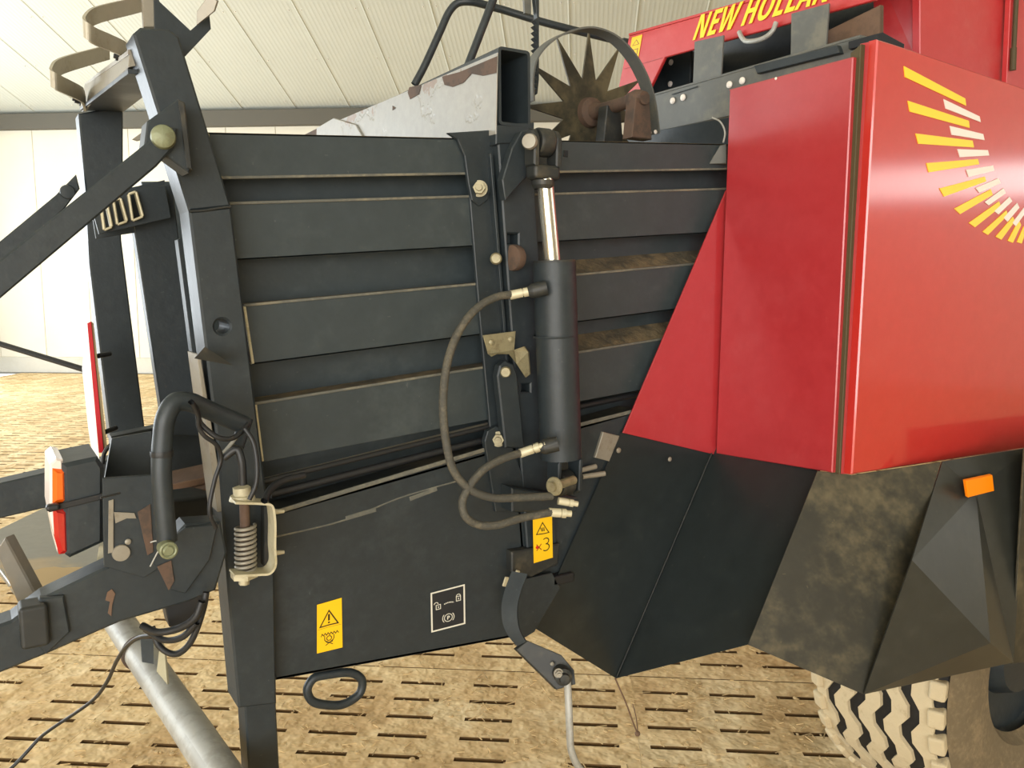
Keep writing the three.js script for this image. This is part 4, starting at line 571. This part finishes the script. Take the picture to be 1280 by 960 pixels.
// ---------- stickers ----------
function canvas(w, h, draw) { const c = document.createElement('canvas'); c.width = w; c.height = h; draw(c.getContext('2d'), w, h); const t = new THREE.CanvasTexture(c); t.colorSpace = THREE.SRGBColorSpace; return std({ map: t, roughness: .4 }); }
const triangle = (g, x, y, s) => { g.lineWidth = s * .07; g.beginPath(); g.moveTo(x, y - s * .45); g.lineTo(x + s * .5, y + s * .42); g.lineTo(x - s * .5, y + s * .42); g.closePath(); g.stroke(); };
{
  const yel = '#f3bf17', ink = '#2a2410';
  const a = canvas(128, 270, (g, w, h) => { g.fillStyle = yel; g.fillRect(0, 0, w, h); g.strokeStyle = g.fillStyle = ink; triangle(g, 62, 92, 92); g.fillRect(57, 70, 10, 36); g.fillRect(57, 112, 10, 9); g.lineWidth = 1; g.beginPath(); g.moveTo(4, 142); g.lineTo(124, 142); g.stroke();
    g.lineWidth = 4; g.beginPath(); g.moveTo(22, 186); for (let x = 22; x < 112; x += 15) { g.lineTo(x + 5, 172); g.lineTo(x + 13, 184); } g.stroke();
    g.beginPath(); g.moveTo(40, 186); g.lineTo(40, 210); g.lineTo(52, 224); g.lineTo(76, 224); g.lineTo(86, 206); g.lineTo(86, 186); g.stroke(); g.beginPath(); g.arc(62, 202, 12, 0, 6.3); g.stroke(); g.beginPath(); g.moveTo(44, 238); g.lineTo(80, 214); g.moveTo(44, 214); g.lineTo(80, 238); g.stroke(); });
  decal([0.666,1.093,-1.967], [0.731,1.098,-1.967], [0.73,0.966,-1.967], [0.662,0.966,-1.967], a, 'warning_sticker', B).userData.label = 'yellow warning sticker with an exclamation triangle';
  const b = canvas(192, 240, (g, w, h) => { g.fillStyle = '#23262a'; g.fillRect(0, 0, w, h); g.strokeStyle = g.fillStyle = '#d8d4c4'; g.lineWidth = 9; g.strokeRect(5, 5, w - 10, h - 10);
    g.lineWidth = 4; const lock = (x, y) => { g.strokeRect(x, y, 24, 26); g.fillRect(x + 10, y + 8, 5, 11); }; lock(30, 84); lock(142, 64); g.beginPath(); g.arc(30, 78, 11, Math.PI, 0); g.stroke(); g.beginPath(); g.arc(154, 62, 11, Math.PI, 0); g.stroke();
    g.lineWidth = 7; g.setLineDash([6, 3]); g.beginPath(); g.arc(98, 160, 74, -1.9, -1.15); g.stroke(); g.setLineDash([]);
    g.lineWidth = 4; g.beginPath(); g.arc(96, 176, 22, 0, 6.3); g.stroke(); g.beginPath(); g.arc(96, 176, 32, 2.4, 3.9); g.stroke(); g.beginPath(); g.arc(96, 176, 32, -.75, .75); g.stroke(); g.font = 'bold 30px sans-serif'; g.textAlign = 'center'; g.fillText('P', 96, 187); });
  decal([0.982,1.059,-1.967], [1.089,1.063,-1.967], [1.09,0.947,-1.967], [0.983,0.946,-1.967], b, 'brake_sticker', B).userData.label = 'black sticker with a white border and parking brake symbols';
  const c = canvas(96, 224, (g, w, h) => { g.fillStyle = yel; g.fillRect(0, 0, w, h); g.strokeStyle = g.fillStyle = ink; triangle(g, 48, 62, 62); g.lineWidth = 4; for (let i = 0; i < 3; i++) { g.beginPath(); g.moveTo(38 + i * 8, 58); g.lineTo(44 + i * 6, 76); g.stroke(); } g.lineWidth = 5; g.beginPath(); g.arc(62, 128, 15, -2.4, 1.6); g.arc(62, 160, 17, -1.6, 2.4); g.stroke(); g.lineWidth = 4; g.strokeStyle = '#7a1d14'; g.beginPath(); g.moveTo(16, 136); g.lineTo(40, 166); g.moveTo(40, 136); g.lineTo(16, 166); g.stroke(); g.fillStyle = '#c01a14'; g.beginPath(); g.arc(18, 150, 7, 0, 6.3); g.fill(); });
  decal([1.295,1.23,-1.938], [1.362,1.227,-1.938], [1.366,1.097,-1.938], [1.299,1.092,-1.938], c, 'crush_sticker', B).userData.label = 'yellow hand crushing warning sticker on the post';
  const d = canvas(64, 160, (g, w, h) => { g.fillStyle = yel; g.fillRect(0, 0, w, h); g.strokeStyle = ink; triangle(g, 32, 44, 40); g.lineWidth = 4; g.strokeRect(14, 92, 36, 44); });
  decal([2.398,2.913,-2.848], [2.398,2.91,-2.782], [2.398,2.822,-2.805], [2.398,2.824,-2.871], d, 'warning_sticker', B).userData.label = 'small yellow warning sticker on the hood corner';
}

// ---------- loose things ----------
{
  const p = grp('galvanised_pipe'); label(p, 'galvanised round steel pipe with a collar and two lugs, slanting down under the frame', 'pipe');
  const q0 = [0.303,0.824,-2.929], q1 = [0.398,0.768,-1.943], dv = V(q1).sub(V(q0)), k = (q0[1] - .055) / (q0[1] - q1[1]), q2 = V(q0).addScaledVector(dv, k).toArray();
  mesh('pipe_tube', rod(q0, q2, .045, .045, 32), M.galv, p);
  const at = t => lerp(q0, q1, t), dn = dv.clone().normalize();
  mesh('pipe_collar', lathe(at(.34), dn.toArray(), [[.046, -.012], [.052, -.008], [.052, .008], [.046, .012]], 32), M.rust, p);
  mesh('pipe_lug', prism([[0.321,0.9,-2.452], [0.349,0.909,-2.412], [0.34,0.856,-2.374], [0.317,0.852,-2.412]], [0, 0, -.01], .001), M.black, p);
  mesh('pipe_lug', prism([[0.359,0.917,-2.371], [0.365,0.904,-2.341], [0.352,0.848,-2.246], [0.337,0.863,-2.305]], [.006, 0, -.006], .001), M.zincPale, p);
  const c = label(mesh('trailer_cable', pipe([[0.291,1.103,-1.964], [0.267,1.078,-2.035], [0.253,1.016,-2.154], [0.244,0.91,-2.323], [0.234,0.785,-2.49], [0.209,0.687,-2.611], [0.158,0.617,-2.692], [0.104,0.566,-2.743], [0.066,0.522,-2.784], [0.026,0.485,-2.781], [-0.018,0.449,-2.779], [-0.08,0.429,-2.756], [-0.221,0.012,-3.314], [-0.423,0.008,-3.351], [-0.665,0.008,-3.601]], .0052, 90, 8), M.cable), 'thin black electrical cable trailing from the frame towards the floor', 'cable');
}
{ // straw and clods on the floor
  const n = 6000, g = new THREE.BoxGeometry(1, .0024, .003), s = new THREE.InstancedMesh(g, M.straw, n), m = new THREE.Matrix4(), q = new THREE.Quaternion(), c = new THREE.Color();
  for (let i = 0; i < n; i++) { const d = 1.6 + 7 * Math.pow(rnd(), 1.6), a = (rnd() - .5) * 1.5, p = hallPoint(Math.sin(a) * d, .004 + rnd() * .006, -Math.cos(a) * d); q.setFromEuler(new THREE.Euler((rnd() - .5) * .3, rnd() * 6.3, (rnd() - .5) * .25)); m.compose(p, q, new THREE.Vector3(.015 + .06 * rnd() * rnd(), .6 + rnd(), .6 + rnd())); s.setMatrixAt(i, m); const v = .7 + rnd() * .6; s.setColorAt(i, c.setRGB(v, v, v * .96)); }
  s.name = 'straw_litter'; s.castShadow = s.receiveShadow = true; s.userData.kind = 'stuff'; label(s, 'loose bits of straw scattered over the soil on the floor', 'straw'); scene.add(s);
  const n2 = 5000, g2 = new THREE.IcosahedronGeometry(1, 1), pa = g2.attributes.position; for (let i = 0; i < pa.count; i++) { const k = .75 + .5 * Math.abs(Math.sin(pa.getX(i) * 12.9 + pa.getY(i) * 78.2 + pa.getZ(i) * 37.7)); pa.setXYZ(i, pa.getX(i) * k, pa.getY(i) * k, pa.getZ(i) * k); } g2.computeVertexNormals();
  const s2 = new THREE.InstancedMesh(metreUV(g2), M.straw, n2);
  for (let i = 0; i < n2; i++) { const d = 1.6 + 6 * Math.pow(rnd(), 1.4), a = (rnd() - .5) * 1.5, p = hallPoint(Math.sin(a) * d, .001, -Math.cos(a) * d), r = .002 + .007 * Math.pow(rnd(), 4); q.setFromEuler(new THREE.Euler(0, rnd() * 6.3, 0)); m.compose(p, q, new THREE.Vector3(r * (1 + rnd()), r * .7, r * (1 + rnd()))); s2.setMatrixAt(i, m); }
  s2.name = 'soil_crumbs'; s2.castShadow = s2.receiveShadow = true; s2.userData.kind = 'stuff'; label(s2, 'small crumbs of dry tan soil lying on the floor', 'soil'); scene.add(s2);
}
renderer.render(scene, camera);
